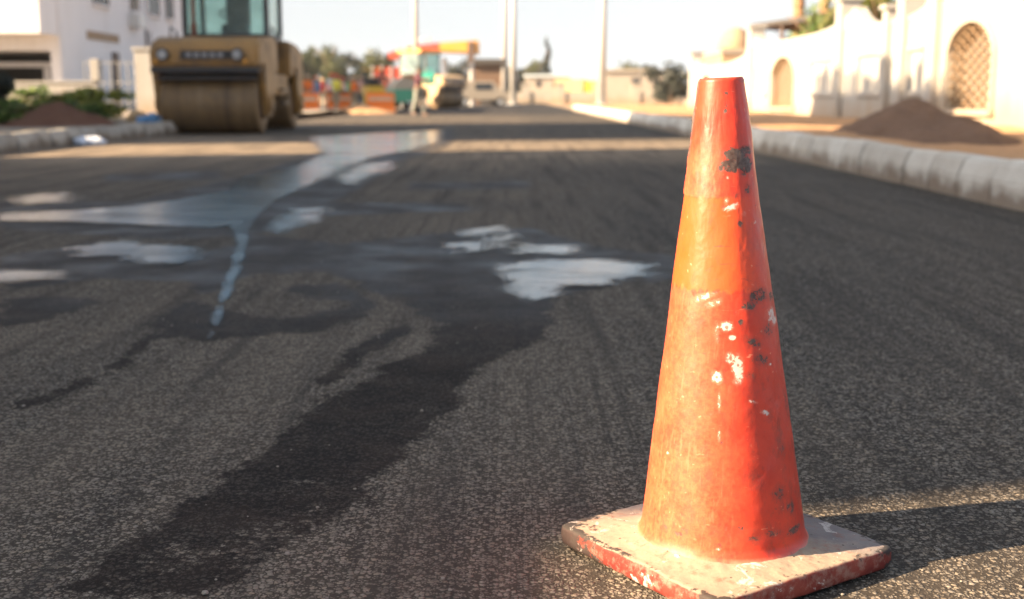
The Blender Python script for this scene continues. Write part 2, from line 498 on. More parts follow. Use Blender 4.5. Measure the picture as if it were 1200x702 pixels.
WATER = {
    'stream': [(365, 161), (440, 156), (515, 153), (512, 166), (475, 177), (432, 185), (405, 200), (370, 212), (322, 236), (304, 252),
               (292, 268), (289, 290), (277, 325), (263, 360), (255, 380), (247, 396), (246, 390), (252, 370), (258, 350), (271, 310), (279, 285), (270, 264),
               (250, 267), (200, 266), (150, 263), (80, 260), (0, 259), (0, 250), (80, 247), (150, 242), (200, 236), (270, 223),
               (285, 208), (345, 196), (382, 180), (372, 170)],
    'a': [(312, 268), (345, 246), (378, 244), (372, 256), (325, 274)],
    'b': [(395, 205), (425, 192), (457, 190), (452, 200), (425, 207), (410, 216)],
    'c': [(85, 291), (150, 282), (165, 288), (228, 290), (230, 300), (205, 310), (172, 308), (150, 300), (98, 300)],
    'd': [(-30, 318), (66, 319), (68, 327), (-30, 333)],
    'e': [(20, 231), (75, 226), (80, 236), (28, 240)],
    'f': [(595, 311), (640, 305), (700, 305), (760, 311), (750, 324), (700, 333), (655, 334), (648, 347), (630, 353), (605, 345), (590, 326)],
    'g': [(535, 286), (600, 276), (602, 290), (545, 297)],
    'h': [(600, 286), (672, 288), (667, 298), (603, 297)],
    'i': [(547, 270), (587, 266), (589, 274), (550, 278)],
}


def ground_poly(p): return [tuple(G(x, y).xy) for x, y in p]


fx = np.arange(-1.3, 1.5, 0.009)
lx = -1.3 - np.cumsum(np.geomspace(0.010, 0.12, 110)); lx = lx[lx > -6.45]
rx = 1.5 + np.cumsum(np.geomspace(0.012, 0.4, 50)); rx = rx[rx < 3.3]
xs = np.concatenate([[-6.6], lx[::-1], fx, rx, [3.32]])
fy = np.arange(1.2, 3.4, 0.009)
gy = [fy[-1]]; st = 0.0095
while gy[-1] < 140:
    st *= 1.012; gy.append(gy[-1] + st)
ys = np.concatenate([[-12, -6, -2, 0, 0.7], fy, gy[1:]])
XX, YY = np.meshgrid(xs, ys)
nearw = np.clip((9 - YY) / 5, 0, 1) * np.clip((2.4 - np.abs(XX)) / 0.8, 0, 1)
damp = np.full(XX.shape, -9.0)
for p in DAMP:
    gp = ground_poly(p); A = np.array(gp)
    sd = sdf_poly(XX, YY, gp)
    w = 0.03 + 0.016 * YY                                      # softness of the wetting front grows with the pool's size
    damp = np.maximum(damp, np.clip(sd / w, -1, 1))
damp = np.clip(0.5 + 0.5 * damp, 0, 1)
damp = damp * np.clip(0.64 + 0.3 * (YY - 1.9), 0.60, 1)          # the near end of the stain is drying out in patches
zz = (fbm(XX / 0.9, YY / 0.9, 3, 1) - 0.5) * 0.010 * nearw
zz = zz - zz.max() - 0.0005
# walls of far colour zones: newer, darker asphalt further along
soak = np.clip((YY - 3.0) / 1.6, 0, 1)                    # standing wet only round the pools
fresh = np.clip((YY - 44) / 6, 0, 1)
sun_strip = np.clip(1.6 - np.abs(YY - 16.3) / 3.2, 0, 1)  # pale band painted in where the sun strip crosses, over the real dust
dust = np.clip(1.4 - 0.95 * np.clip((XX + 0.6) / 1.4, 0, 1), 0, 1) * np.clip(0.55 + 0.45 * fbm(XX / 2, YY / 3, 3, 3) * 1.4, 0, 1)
dust = np.clip(np.maximum(dust, sun_strip * 1.1) + 1.1 * sun_strip, 0, 2.4)
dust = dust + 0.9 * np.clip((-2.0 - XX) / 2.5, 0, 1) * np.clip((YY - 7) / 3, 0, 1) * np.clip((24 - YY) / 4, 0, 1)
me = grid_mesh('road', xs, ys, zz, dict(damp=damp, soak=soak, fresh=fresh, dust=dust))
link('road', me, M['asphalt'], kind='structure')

for k, p in WATER.items():
    gp = np.array(ground_poly(p))
    lo = gp.min(0) - 0.15; hi = gp.max(0) + 0.15
    dx = max(0.012, (hi[0] - lo[0]) / 260); dy = max(0.012, (hi[1] - lo[1]) / 420)
    px = np.arange(lo[0], hi[0], dx); py = np.arange(lo[1], hi[1], dy)
    AX, AY = np.meshgrid(px, py)
    sd = sdf_poly(AX, AY, gp)
    w = 0.045 + 0.02 * AY if k != 'stream' else 0.008 + 0.0045 * AY + 0.018 * np.clip(AY - 8.2, 0, 12)
    ed = np.clip(0.5 + 0.5 * sd / w, 0, 1)
    full = grid_mesh('puddle', px, py, 0.0, None)
    nx, ny = len(px), len(py)
    i = np.arange(ny * nx).reshape(ny, nx)
    q = np.stack([i[:-1, :-1], i[:-1, 1:], i[1:, 1:], i[1:, :-1]], -1).reshape(-1, 4)
    keep = ed.ravel()[q].max(1) > 0.02
    q = q[keep]
    bpy.data.meshes.remove(full)
    use = np.unique(q); mp = np.full(nx * ny, -1); mp[use] = np.arange(len(use))
    co = np.stack([AX.ravel()[use], AY.ravel()[use], np.full(len(use), 0.003)], -1)
    me = np_mesh('puddle', co, mp[q], dict(edge=ed.ravel()[use]))
    link('puddle', me, M['water'], kind='structure')


gb = MB(); rg_ = random.Random(9)
for k in range(420):
    Y_ = 1.5 + 5.5 * rg_.random() ** 1.6; X_ = rg_.uniform(-0.55, 0.6) * (Y_ + 0.3)
    r_ = rg_.choice((0.0015, 0.002, 0.0025, 0.003, 0.004)) * rg_.uniform(0.7, 1.2)
    q_ = bmesh.ops.create_icosphere(gb.bm, subdivisions=1, radius=r_)
    for v in q_['verts']: v.co = Vector((v.co.x * rg_.uniform(0.8, 1.5), v.co.y * rg_.uniform(0.8, 1.3), v.co.z * 0.7)) + Vector((X_, Y_, -0.003 + r_ * 0.5))
gb.obj('loose_grit', worn('grit', (0.26, 0.235, 0.2), (0.12, 0.105, 0.09), 0.8, 40, 0.9), None, False, label='loose grit and small stones scattered on the asphalt', cat='grit', kind='stuff')


# ------------------------------------------------------------------ ground sheets
def sheet(name, x0, x1, y0, y1, z, mat, step, amp, scale, seed):
    a = np.arange(x0, x1 + 1e-6, step[0]); b = np.arange(y0, y1 + 1e-6, step[1])
    X, Y = np.meshgrid(a, b)
    return link(name, grid_mesh(name, a, b, z + amp * (fbm(X / scale + seed, Y / scale, 4, seed) - 0.5)), mat, kind='structure')


KX = 3.12            # face of the right-hand kerb
LX = -6.28           # face of the left-hand kerb
VZ = 0.20            # level of the verges
sheet('verge', KX + 0.19, 60, -10, 80, VZ, M['verge'], (0.35, 0.35), 0.16, 1.4, 1)
sheet('verge', -60, LX - 0.19, -14, 80, VZ - 0.04, M['verge_grey'], (0.4, 0.4), 0.14, 1.5, 2)
sheet('ground', -900, 900, -300, 1500, -0.12, M['ground'], (30, 30), 0.0, 9, 0)


# ------------------------------------------------------------------ kerbs
def kerb_block(name, L, H, W, face):
    """chamfered concrete block, face towards the road on the side given (+1 road lies at +x)"""
    b = MB(); s = face
    prof = [(0, -0.08), (0, H * 0.52), (-0.045 * s, H * 0.93), (-0.07 * s, H), (-W * s, H), (-W * s, -0.08)]
    pts = [(x, -L / 2 + 0.006, z) for x, z in prof]
    b.prism(pts, (0, L - 0.012, 0))
    bmesh.ops.bevel(b.bm, geom=list(b.bm.edges), offset=0.012, segments=2, affect='EDGES')
    return b


def m_kerb(name, a, b_, mud):
    t = NT(name); v = t.coord('Object'); p = t.pos()
    n = t.noise(p, 3.0, 6, 0.65); n2 = t.noise(p, 30, 5, 0.7)
    oi = t.n('ShaderNodeObjectInfo')
    c = t.mix(t.mr(t.math('ADD', n, t.math('MULTIPLY', t.math('SUBTRACT', oi.outputs['Random'], 0.5), 0.35)), 0.3, 0.7), a, b_)
    c = t.mix(t.mr(n2, 0.55, 0.75, 0.0, 0.5), c, tuple(x * 0.6 for x in b_))
    sp = t.n('ShaderNodeSeparateXYZ'); t.l(v, sp.inputs[0])
    f = t.mr(t.math('SUBTRACT', sp.outputs[2], t.math('MULTIPLY', t.math('SUBTRACT', n, 0.42), 0.4)), 0.12, 0.02)
    c = t.mix(t.math('MULTIPLY', f, 0.8), c, mud)
    t.bump(n2, 0.6, 0.02)
    return t.set(Base_Color=c, Roughness=0.9, Specular_IOR_Level=0.2)


M['kerb'] = m_kerb('kerb_concrete', (0.60, 0.58, 0.53), (0.46, 0.43, 0.38), (0.20, 0.15, 0.11))
M['kerb_old'] = m_kerb('weathered_kerb', (0.40, 0.38, 0.34), (0.28, 0.255, 0.22), (0.13, 0.10, 0.075))
k0 = kerb_block('kerb_stone', 0.6, 0.285, 0.2, -1).obj('kerb_stone', M['kerb'], smooth=False,
        label='pale concrete kerb block in the long row along the right side of the road', cat='kerb stone', group='kerb blocks along the right of the road')
kerbs = [k0]
y = 3.3
first = True
while y < 62:
    if first: o = k0; first = False
    else: o = k0.copy(); COL.objects.link(o)
    o.location = (KX + random.uniform(-0.012, 0.012), y, random.uniform(-0.012, 0.01))
    o.rotation_euler = (random.uniform(-0.008, 0.008), random.uniform(-0.012, 0.012), random.uniform(-0.015, 0.015))
    y += 0.6
k1 = kerb_block('kerb_stone', 0.6, 0.25, 0.2, 1).obj('kerb_stone', M['kerb_old'],
        label='weathered concrete kerb block in the low row along the left verge', cat='kerb stone', group='kerb blocks along the left of the road')
y = 12.0; first = True
while y < 30.5:
    if first: o = k1; first = False
    else: o = k1.copy(); COL.objects.link(o)
    bend = max(0, y - 27.5)
    o.location = (LX - 0.10 * bend ** 2 + random.uniform(-0.015, 0.015), y, random.uniform(-0.03, 0.01))
    o.rotation_euler = (0, random.uniform(-0.02, 0.02), random.uniform(-0.02, 0.02) + math.atan(0.2 * bend))
    y += 0.6

# ------------------------------------------------------------------ traffic cone
LB, RB, FB, BB = (G(*q, 0.035) for q in ((663, 616.5), (1042.5, 643), (826, 703), (857.5, 556.4)))
CC = ((LB + RB) / 2 * 0.6 + (FB + BB) / 2 * 0.4).xy
YAW = math.atan2((RB - LB).y, (RB - LB).x) - R(45)
CX, CY = CC
SIDE = 0.357
Z0 = 0.040
ZT = PY(846, 91, CY).z
RB_ = (PY(942, 626, CY - 0.02).x - PY(753, 626, CY - 0.02).x) / 2
RT_ = (PY(871, 92, CY).x - PY(820, 92, CY).x) / 2
tocam = Vector((-CX, -CY)).normalized(); rightv = Vector((-tocam.y, tocam.x))
if rightv.x < 0: rightv = -rightv
ctr_top = PY(845.5, 91, CY).x
LEAN = (ctr_top - CX) / (ZT - Z0)
# marks measured on the photograph: px position and size -> (angle, height)


def on_cone(x, y):
    t = (y - 91) / (628 - 91)
    xc = 845.5 + 2.5 * t; r = 25.5 + 69.5 * t
    s = max(-0.98, min(0.98, (x - xc) / r)); ph = math.asin(s)
    z = PY(x, y, CY - math.cos(ph) * (RT_ + (RB_ - RT_) * t)).z
    return ph, z, r


NA, NZ = 420, 420
zs = np.concatenate([np.linspace(Z0 - 0.004, Z0 + 0.03, 26), np.linspace(Z0 + 0.032, ZT - 0.008, NZ), np.linspace(ZT - 0.0075, ZT, 7)])
rad = RT_ + (RB_ - RT_) * (ZT - zs) / (ZT - Z0 - 0.02)
fil = np.clip((Z0 + 0.016 - zs) / 0.02, 0, 1) ** 2
rad = rad + 0.007 * fil
tip = np.clip((zs - (ZT - 0.005)) / 0.005, 0, 1)
rad = rad - 0.0022 * tip ** 2
ph = np.linspace(-math.pi, math.pi, NA, endpoint=False)
PH, ZZ = np.meshgrid(ph, zs)
RR = np.repeat(rad[:, None], NA, 1)
arc = PH * RR
dent = (fbm(PH * 1.2 + 40, ZZ / 0.11, 3, 1) - 0.5) * 0.0035 + (fbm(PH * 6 + 30, ZZ / 0.02, 3, 2) - 0.5) * 0.0009
seam = np.exp(-((PH + 1.47) / 0.03) ** 2) * (ZZ > 0.55) * (0.0008 + 0.0016 * vnoise(ZZ / 0.012, ZZ * 0, 1))
RR = RR + dent * np.clip((ZT - ZZ) / 0.05, 0.25, 1) + seam
ex = tocam.x * np.cos(PH) + rightv.x * np.sin(PH); ey = tocam.y * np.cos(PH) + rightv.y * np.sin(PH)
ztilt = (ex * RR) * 0.05 * np.clip((ZZ - (ZT - 0.03)) / 0.03, 0, 1)       # rim dips to the left
co = np.stack([ex * RR + LEAN * (ZZ - Z0), ey * RR, ZZ + ztilt], -1)
# inner wall of the open top
inn = []
for dz, dr in ((0, 0.006), (0.02, 0.0062), (0.09, 0.0065)):
    r2 = rad[-1] + (RB_ - RT_) / (ZT - Z0) * dz - dr
    z2 = ZT - dz
    c = np.stack([ex[-1] * r2 + LEAN * (z2 - Z0), ey[-1] * r2, z2 + ex[-1] * r2 * 0.05 * (1 if dz < 0.03 else 0)], -1)
    inn.append(c)
co = np.concatenate([co, np.array(inn)], 0)


def splat(marks, wob=1.0):
    f = np.zeros(PH.shape)
    for x, y, rx, ry, rot, amp in marks:
        p0, z0, rp = on_cone(x, y)
        sc_ = RB_ / 95.0                                               # metres per px at the cone
        du = (PH - p0) * RR; dv = ZZ - z0
        c, s = math.cos(R(rot)), math.sin(R(rot))
        a = (du * c - dv * s) / (rx * sc_ / max(0.35, math.cos(p0))); b = (du * s + dv * c) / (ry * sc_)
        d = np.sqrt(a * a + b * b)
        f = np.maximum(f, amp * np.clip(1.5 - d, 0, 1))
    return f


darkm = splat([(862, 182, 15, 9, 5, 1), (858, 194, 14, 8, 0, 1), (872, 192, 10, 11, 0, 1), (848, 197, 7, 5, 0, 0.8), (874, 176, 9, 6, 0, .8), (851, 110, 3, 4, 0, .7), (852, 121, 3, 5, 0, .6),
               (850, 131, 3, 4, 0, .6), (862, 125, 3, 3, 0, .6), (874, 95, 5, 3, 0, .7), (868, 262, 3.5, 4, 0, 1), (862, 228, 4, 4, 0, .6), (876, 220, 4, 8, 0, .6), (852, 240, 5, 8, 30, .6),
               (888, 345, 14, 9, 0, .75), (878, 356, 10, 9, 0, .7), (903, 345, 7, 6, 0, .7), (884, 400, 14, 6, 20, .6), (900, 385, 8, 8, 0, .6), (893, 420, 12, 7, 20, .65), (880, 440, 7, 6, 0, .6),
               (868, 378, 4, 4, 0, .8), (853, 384, 2.6, 2.6, 0, 1.2), (858, 421, 2.4, 2.6, 0, 1.2), (866, 428, 2, 2.4, 0, 1.1), (842, 443, 2.4, 2.4, 0, 1.1), (848, 520, 2, 2, 0, .8),
               (915, 520, 4, 14, 0, .6), (912, 575, 9, 9, 0, .6), (930, 615, 10, 6, 0, .75), (905, 622, 12, 5, 0, .7), (885, 630, 12, 4, 0, .65), (870, 618, 5, 3, 0, .7), (925, 590, 6, 9, 0, .65),
               (800, 630, 6, 3, 0, .7), (783, 622, 4, 3, 0, .6), (845, 640, 5, 3, 0, .6), (920, 470, 3, 20, -8, .55)])
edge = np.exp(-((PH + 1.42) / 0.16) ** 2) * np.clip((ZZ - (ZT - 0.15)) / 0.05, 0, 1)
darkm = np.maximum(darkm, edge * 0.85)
rimd = np.clip((ZZ - (ZT - 0.004)) / 0.004, 0, 1) * 0.75
darkm = np.maximum(darkm, rimd)
lowsc = np.clip(1 - np.abs(ZZ - (Z0 + 0.035)) / 0.03, 0, 1) * 0.36
darkm = np.maximum(darkm, lowsc)
whitem = splat([(858, 243, 9, 3.5, -20, .9), (852, 236, 3, 5, 0, .7), (826, 349, 13, 4, -22, .75), (838, 356, 10, 4, -25, .7), (853, 383, 7, 5.5, 0, 1), (859, 396, 4, 3, 0, .9), (857, 420, 6, 6, 0, .8),
                (866, 432, 6, 14, 0, 1), (866, 447, 6, 5, 0, .8), (842, 443, 6.5, 7, 0, .95), (845, 472, 2, 11, 0, .7), (845, 512, 2, 7, 0, .65), (842, 390, 3, 12, 0, .6), (903, 366, 5, 8, 0, .85),
                (906, 372, 4, 7, 0, .8), (883, 470, 6, 2, 15, .75), (897, 482, 5, 3, 20, .8), (787, 535, 2, 2, 0, .7), (872, 250, 3, 3, 0, .6), (853, 208, 2, 2, 0, .8), (884, 260, 2, 2, 0, .6),
                (902, 425, 2, 2, 0, .7), (845, 645, 3, 2, 0, .6)])
z_up = PY(846, 228, CY).z; z_lo = PY(846, 333, CY).z; z_f = PY(846, 170, CY).z
fade_and_sun = np.where(ZZ > z_up, np.clip((z_f + 0.03 - ZZ) / 0.09, 0.12, 0.62), np.where(ZZ > z_lo + 0.006 * (vnoise(PH * 9, PH * 0, 1) - 0.5) * 3, 0.02, 0.5 + 0.2 * np.clip((z_lo - ZZ) / 0.3, 0, 1)))
fade_and_sun = fade_and_sun * np.clip(1.15 - (PH + 0.1) * 1.7, 0.08, 1.35)  # sunlit side painted paler, shaded side kept deep red
band = np.clip((z_up - ZZ) / 0.004 + 0.5 + (vnoise(PH * 40, PH * 0, 2) - .5), 0, 1) * np.clip((ZZ - z_lo) / 0.004 + 0.5 + 2 * (vnoise(PH * 25, PH * 0 + 3, 1) - .5), 0, 1) * np.clip(1.0 - 1.1 * (PH - 0.15), 0.12, 1)  # sleeve band, its orange painted weaker towards the shaded side
sharp = lambda a: np.concatenate([a.ravel(), np.zeros(NA * 3) + 0.6])
nr = co.shape[0]
i = np.arange(nr * NA).reshape(nr, NA); j = np.roll(i, -1, 1)
q = np.stack([i[:-1], j[:-1], j[1:], i[1:]], -1).reshape(-1, 4)
cone = thing('traffic_cone', 'scuffed orange traffic cone on the asphalt, half in low sun', 'traffic cone', (CX, CY, 0))


def m_cone():
    t = NT('cone_plastic'); v = t.coord('Object')
    dk = t.attr('dark'); wh = t.attr('white'); fd = t.attr('fade_and_sun')
    n1 = t.noise(v, 22, 6, 0.65); n2 = t.noise(v, 150, 5, 0.7); n3 = t.noise(t.coord('Object', (1, 1, 0.12)), 160, 4, 0.6)
    mud = t.noise(v, 60, 6, 0.7)
    base = t.mix(t.mr(n1, 0.35, 0.65), (0.49, 0.031, 0.015), (0.59, 0.044, 0.017))
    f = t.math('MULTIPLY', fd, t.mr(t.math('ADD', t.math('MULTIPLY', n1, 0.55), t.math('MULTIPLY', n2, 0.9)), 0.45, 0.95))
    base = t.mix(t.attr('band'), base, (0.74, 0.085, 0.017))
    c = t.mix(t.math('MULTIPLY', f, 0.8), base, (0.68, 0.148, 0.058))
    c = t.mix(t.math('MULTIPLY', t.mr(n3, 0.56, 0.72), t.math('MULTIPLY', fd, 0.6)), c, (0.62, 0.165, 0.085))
    c = t.mix(t.math('MULTIPLY', t.mr(mud, 0.56, 0.7), 0.3), c, (0.40, 0.05, 0.03))
    # hairline scratches in several directions
    for k, (sx, sy, sz) in enumerate(((0.25, 1, 2.2), (1.3, 1.1, .25))):
        s = t.n('ShaderNodeMapping'); s.inputs['Rotation'].default_value = ((0.25, 1.15, 0.2), (-0.35, 1.3, 0.9))[k]; s.inputs['Scale'].default_value = (7, 95, 95)
        t.l(v, s.inputs[0])
        line = t.mr(t.noise(s.outputs[0], 1.6, 2, 0.5), 0.69, 0.73)
        c = t.mix(t.math('MULTIPLY', line, t.mr(n1, 0.42, 0.6, 0.0, 0.6)), c, (0.76, 0.34, 0.2) if k != 1 else (0.25, 0.05, 0.035))
    jag = t.noise(v, 120, 9, 0.78, 0.5)
    j2 = t.math('SUBTRACT', jag, 0.5)
    # rubbed-in soot, then chips down to the bare rubber
    sm = t.mr(t.math('ADD', dk, t.math('MULTIPLY', j2, 2.2)), 0.15, 1.15)
    c = t.mix(t.math('MULTIPLY', sm, 0.55), c, (0.13, 0.045, 0.035))
    dk2 = t.mr(t.math('ADD', dk, t.math('MULTIPLY', j2, 3.0)), 0.74, 0.86)
    c = t.mix(t.math('MULTIPLY', dk2, 0.9), c, t.mix(t.mr(n2, 0.4, 0.6), (0.025, 0.027, 0.024), (0.085, 0.08, 0.07)))
    ws = t.mr(t.math('ADD', wh, t.math('MULTIPLY', j2, 2.0)), 0.2, 1.2)
    c = t.mix(t.math('MULTIPLY', ws, 0.45), c, (0.72, 0.42, 0.32))
    wh2 = t.mr(t.math('ADD', wh, t.math('MULTIPLY', j2, 3.2)), 0.66, 0.80)
    wh2 = t.math('MULTIPLY', wh2, t.math('SUBTRACT', 1.0, t.mr(dk, 0.95, 1.05)))
    c = t.mix(t.math('MULTIPLY', wh2, 0.85), c, (0.66, 0.58, 0.52))
    # tiny specks of tar and dried paint, irregular
    spn = t.noise(v, 260, 5, 0.7); 
    c = t.mix(t.math('MULTIPLY', t.mr(spn, 0.66, 0.70), t.mr(n1, 0.48, 0.58, 0.0, 0.8)), c, (0.10, 0.05, 0.04))
    c = t.mix(t.math('MULTIPLY', t.mr(spn, 0.315, 0.29), t.mr(n1, 0.52, 0.44, 0.0, 0.6)), c, (0.78, 0.34, 0.17))
    # dust creeping up from the base
    sep = t.n('ShaderNodeSeparateXYZ'); t.l(v, sep.inputs[0])
    du = t.math('MULTIPLY', t.mr(sep.outputs[2], 0.045, 0.036), t.mr(mud, 0.35, 0.6, 0.4, 1.0))
    c = t.mix(t.math('MULTIPLY', du, 0.85), c, (0.36, 0.28, 0.20))
    grime = t.math('MULTIPLY', t.mr(t.noise(t.coord('Object', (1, 1, 0.6)), 34, 8, 0.75), 0.52, 0.68), t.mr(sep.outputs[2], 0.5, 0.05, 0.35, 0.8))
    c = t.mix(grime, c, (0.17, 0.04, 0.027))
    hgt = t.math('ADD', t.math('MULTIPLY', n2, 0.5), t.math('MULTIPLY', t.math('MAXIMUM', dk2, wh2), -0.8))
    t.bump(hgt, 0.35, 0.0012)
    r = t.math('ADD', t.mr(n1, 0.3, 0.7, 0.30, 0.5), t.math('MULTIPLY', t.math('ADD', fd, dk2), 0.14))
    return t.set(Base_Color=c, Roughness=r, Specular_IOR_Level=0.45)


def m_conebase():
    t = NT('cone_base_rubber'); v = t.coord('Object')
    n1 = t.noise(v, 16, 6, 0.65); n2 = t.noise(v, 130, 5, 0.7); mud = t.noise(v, 48, 6, 0.7)
    g = t.n('ShaderNodeNewGeometry'); sep = t.n('ShaderNodeSeparateXYZ'); t.l(g.outputs['Normal'], sep.inputs[0])
    up = t.mr(sep.outputs[2], 0.55, 0.93)
    side = t.mix(t.mr(n1, 0.4, 0.65), (0.15, 0.02, 0.015), (0.25, 0.05, 0.033))
    side = t.mix(t.mr(mud, 0.48, 0.62, 0.0, 0.6), side, (0.30, 0.19, 0.15))
    top = t.mix(t.mr(n1, 0.35, 0.68), (0.14, 0.125, 0.125), (0.21, 0.19, 0.18))
    top = t.mix(t.mr(t.math('ADD', t.attr('dusty'), t.math('MULTIPLY', t.math('SUBTRACT', n1, 0.5), 1.2)), 0.3, 0.75), top, (0.31, 0.25, 0.185))  # tan of the sunlit half is painted in here
    top = t.mix(t.mr(mud, 0.54, 0.68, 0.0, 0.6), top, (0.24, 0.09, 0.06))
    top = t.mix(t.mr(n2, 0.55, 0.75, 0.0, 0.5), top, (0.20, 0.15, 0.13))
    c = t.mix(t.math('ADD', up, t.math('MULTIPLY', t.math('SUBTRACT', mud, 0.5), 0.7), clamp=True), side, top)
    blk = t.math('ADD', t.attr('chip'), t.math('ADD', t.math('MULTIPLY', t.math('SUBTRACT', mud, 0.5), 1.5), t.math('MULTIPLY', t.math('SUBTRACT', n2, 0.5), 0.8)))
    c = t.mix(t.mr(blk, 0.42, 0.52, 0.0, 0.92), c, (0.028, 0.026, 0.025))
    wp = t.mr(t.math('ADD', t.noise(t.coord('Object', (1, 1, 1.2)), 20, 7, 0.72, 0.8), t.math('MULTIPLY', t.math('SUBTRACT', n2, 0.5), 0.12)), 0.60, 0.635)
    c = t.mix(t.math('MULTIPLY', wp, 0.85), c, (0.50, 0.46, 0.42))
    sp = t.vor(v, 60); c = t.mix(t.math('MULTIPLY', t.mr(sp, 0.09, 0.13, 1.0, 0.0), t.mr(n1, 0.45, 0.55)), c, (0.05, 0.04, 0.037))
    t.bump(t.math('ADD', t.math('MULTIPLY', n2, 0.5), t.math('MULTIPLY', mud, 0.7)), 0.6, 0.002)
    return t.set(Base_Color=c, Roughness=0.72, Specular_IOR_Level=0.3)


me = np_mesh('body', co.reshape(-1, 3), q, dict(dark=sharp(darkm * 1.18), white=sharp(whitem), fade_and_sun=sharp(fade_and_sun), band=sharp(band)))
link('body', me, m_cone(), cone)
# base plate: rounded square lofted to the round collar
NB = 480
tq = np.linspace(0, 2 * math.pi, NB, endpoint=False)


def sq_outline(half, rr):
    pts = []
    c, s = np.cos(tq), np.sin(tq)
    n = 2.0 / max(0.04, rr / half * 0.5)
    k = (np.abs(c) ** n + np.abs(s) ** n) ** (-1 / n)
    return np.stack([c * k * half, s * k * half], -1)


prof = [(0.004, 0.002, 0), (0.001, 0.004, 0), (0.0, 0.008, 0), (-0.0008, 0.014, 0), (-0.0005, 0.020, 0), (0.0, 0.026, 0), (0.0004, 0.0295, 0), (0.0018, 0.0318, 0), (0.0042, 0.033, 0)]
rings = []
H = SIDE / 2
for ins, z, _ in prof:
    o2 = sq_outline(H - ins, 0.026)
    rings.append(np.concatenate([o2, np.full((NB, 1), z)], 1))
outer = rings[-1][:, :2]
circ = np.stack([np.cos(tq), np.sin(tq)], -1) * (RB_ + 0.006)
for f in np.linspace(0.06, 1, 22):
    xy = outer * (1 - f) + circ * f
    rings.append(np.concatenate([xy, np.full((NB, 1), 0.0333 + 0.0065 * f ** 2)], 1))
rings.append(np.concatenate([circ * 0.93, np.full((NB, 1), 0.043)], 1))
bc = np.array(rings)
nz = fbm(bc[..., 0] / 0.02 + 40, bc[..., 1] / 0.02 + bc[..., 2] / 0.02 + 40, 4, 1) - 0.5
nz2 = fbm(bc[..., 0] / 0.12 + 20, bc[..., 1] / 0.12 + 20, 2, 2) - 0.5
onside = np.clip((0.034 - bc[..., 2]) / 0.02, 0, 1)
rr_ = 1 + (nz * 0.010 + nz2 * 0.012) * (0.3 + onside)
bc[..., 0] *= rr_; bc[..., 1] *= rr_
bc[..., 2] += np.where(bc[..., 2] > 0.03, nz * 0.003 + nz2 * 0.004, 0)
corner = np.clip((np.sqrt(bc[..., 0] ** 2 + bc[..., 1] ** 2) - H * 1.06) / (H * 0.3), 0, 1)
cornL = corner * np.clip((-(bc[..., 0]) - bc[..., 1] * 0) / H, 0, 1)
edgez = np.clip(1 - np.abs(bc[..., 2] - 0.034) / 0.010, 0, 1) * (np.maximum(np.abs(bc[..., 0]), np.abs(bc[..., 1])) > H * 0.93)
chip = np.clip(0.30 * edgez + 0.45 * corner ** 2 + 0.18 * onside * (bc[..., 2] < 0.012), 0, 1)
cy, sy = math.cos(YAW), math.sin(YAW)
bx = bc[..., 0] * cy - bc[..., 1] * sy; by = bc[..., 0] * sy + bc[..., 1] * cy
bc2 = np.stack([bx, by, bc[..., 2]], -1)
# the corner on the camera's left is scuffed black
farL = np.clip((-(bx) - 0.13) / 0.1, 0, 1)
chip = np.clip(chip + 0.45 * farL, 0, 1)
# sunlit front left painted dusty tan, shaded back right painted greyer
fd_ = bx * (tocam.x * 0.95 - rightv.x * 0.35) + by * (tocam.y * 0.95 - rightv.y * 0.35)
dusty = np.clip(0.5 + (fd_ + 0.02) / 0.16, 0, 1)
nr = bc2.shape[0]
i = np.arange(nr * NB).reshape(nr, NB); j = np.roll(i, -1, 1)
q = np.stack([i[:-1], j[:-1], j[1:], i[1:]], -1).reshape(-1, 4)
me = np_mesh('base', bc2.reshape(-1, 3), q, dict(chip=chip, dusty=dusty))
link('base', me, m_conebase(), cone)


# ------------------------------------------------------------------ plants
def leaf_cloud(name, clumps, n, size, mat, parent, seed, flat=0.0):
    """many small leaf blades spread through irregular clumps"""
    r = np.random.default_rng(seed)
    cs = np.array([c[:3] for c in clumps], float); rs = np.array([c[3:6] if len(c) > 4 else (c[3],) * 3 for c in clumps], float)
    w = rs.prod(1) ** (2 / 3); idx = r.choice(len(clumps), n, p=w / w.sum())
    d = r.normal(size=(n, 3)); d /= np.linalg.norm(d, axis=1)[:, None]
    p = cs[idx] + d * rs[idx] * (r.random((n, 1)) ** 0.45) * (0.8 + 0.4 * r.random((n, 1)))
    u = r.normal(size=(n, 3)); u[:, 2] *= (1 - flat); u /= np.linalg.norm(u, axis=1)[:, None]
    v = np.cross(u, r.normal(size=(n, 3))); v /= np.linalg.norm(v, axis=1)[:, None]
    s = size * (0.55 + 0.9 * r.random((n, 1)))
    co = np.stack([p - u * s, p + v * s * 0.42, p + u * s, p - v * s * 0.42], 1).reshape(-1, 3)
    f = np.arange(n * 4).reshape(n, 4)
    me = np_mesh(name, co, f)
    o = link(name, me, mat, parent)
    return o


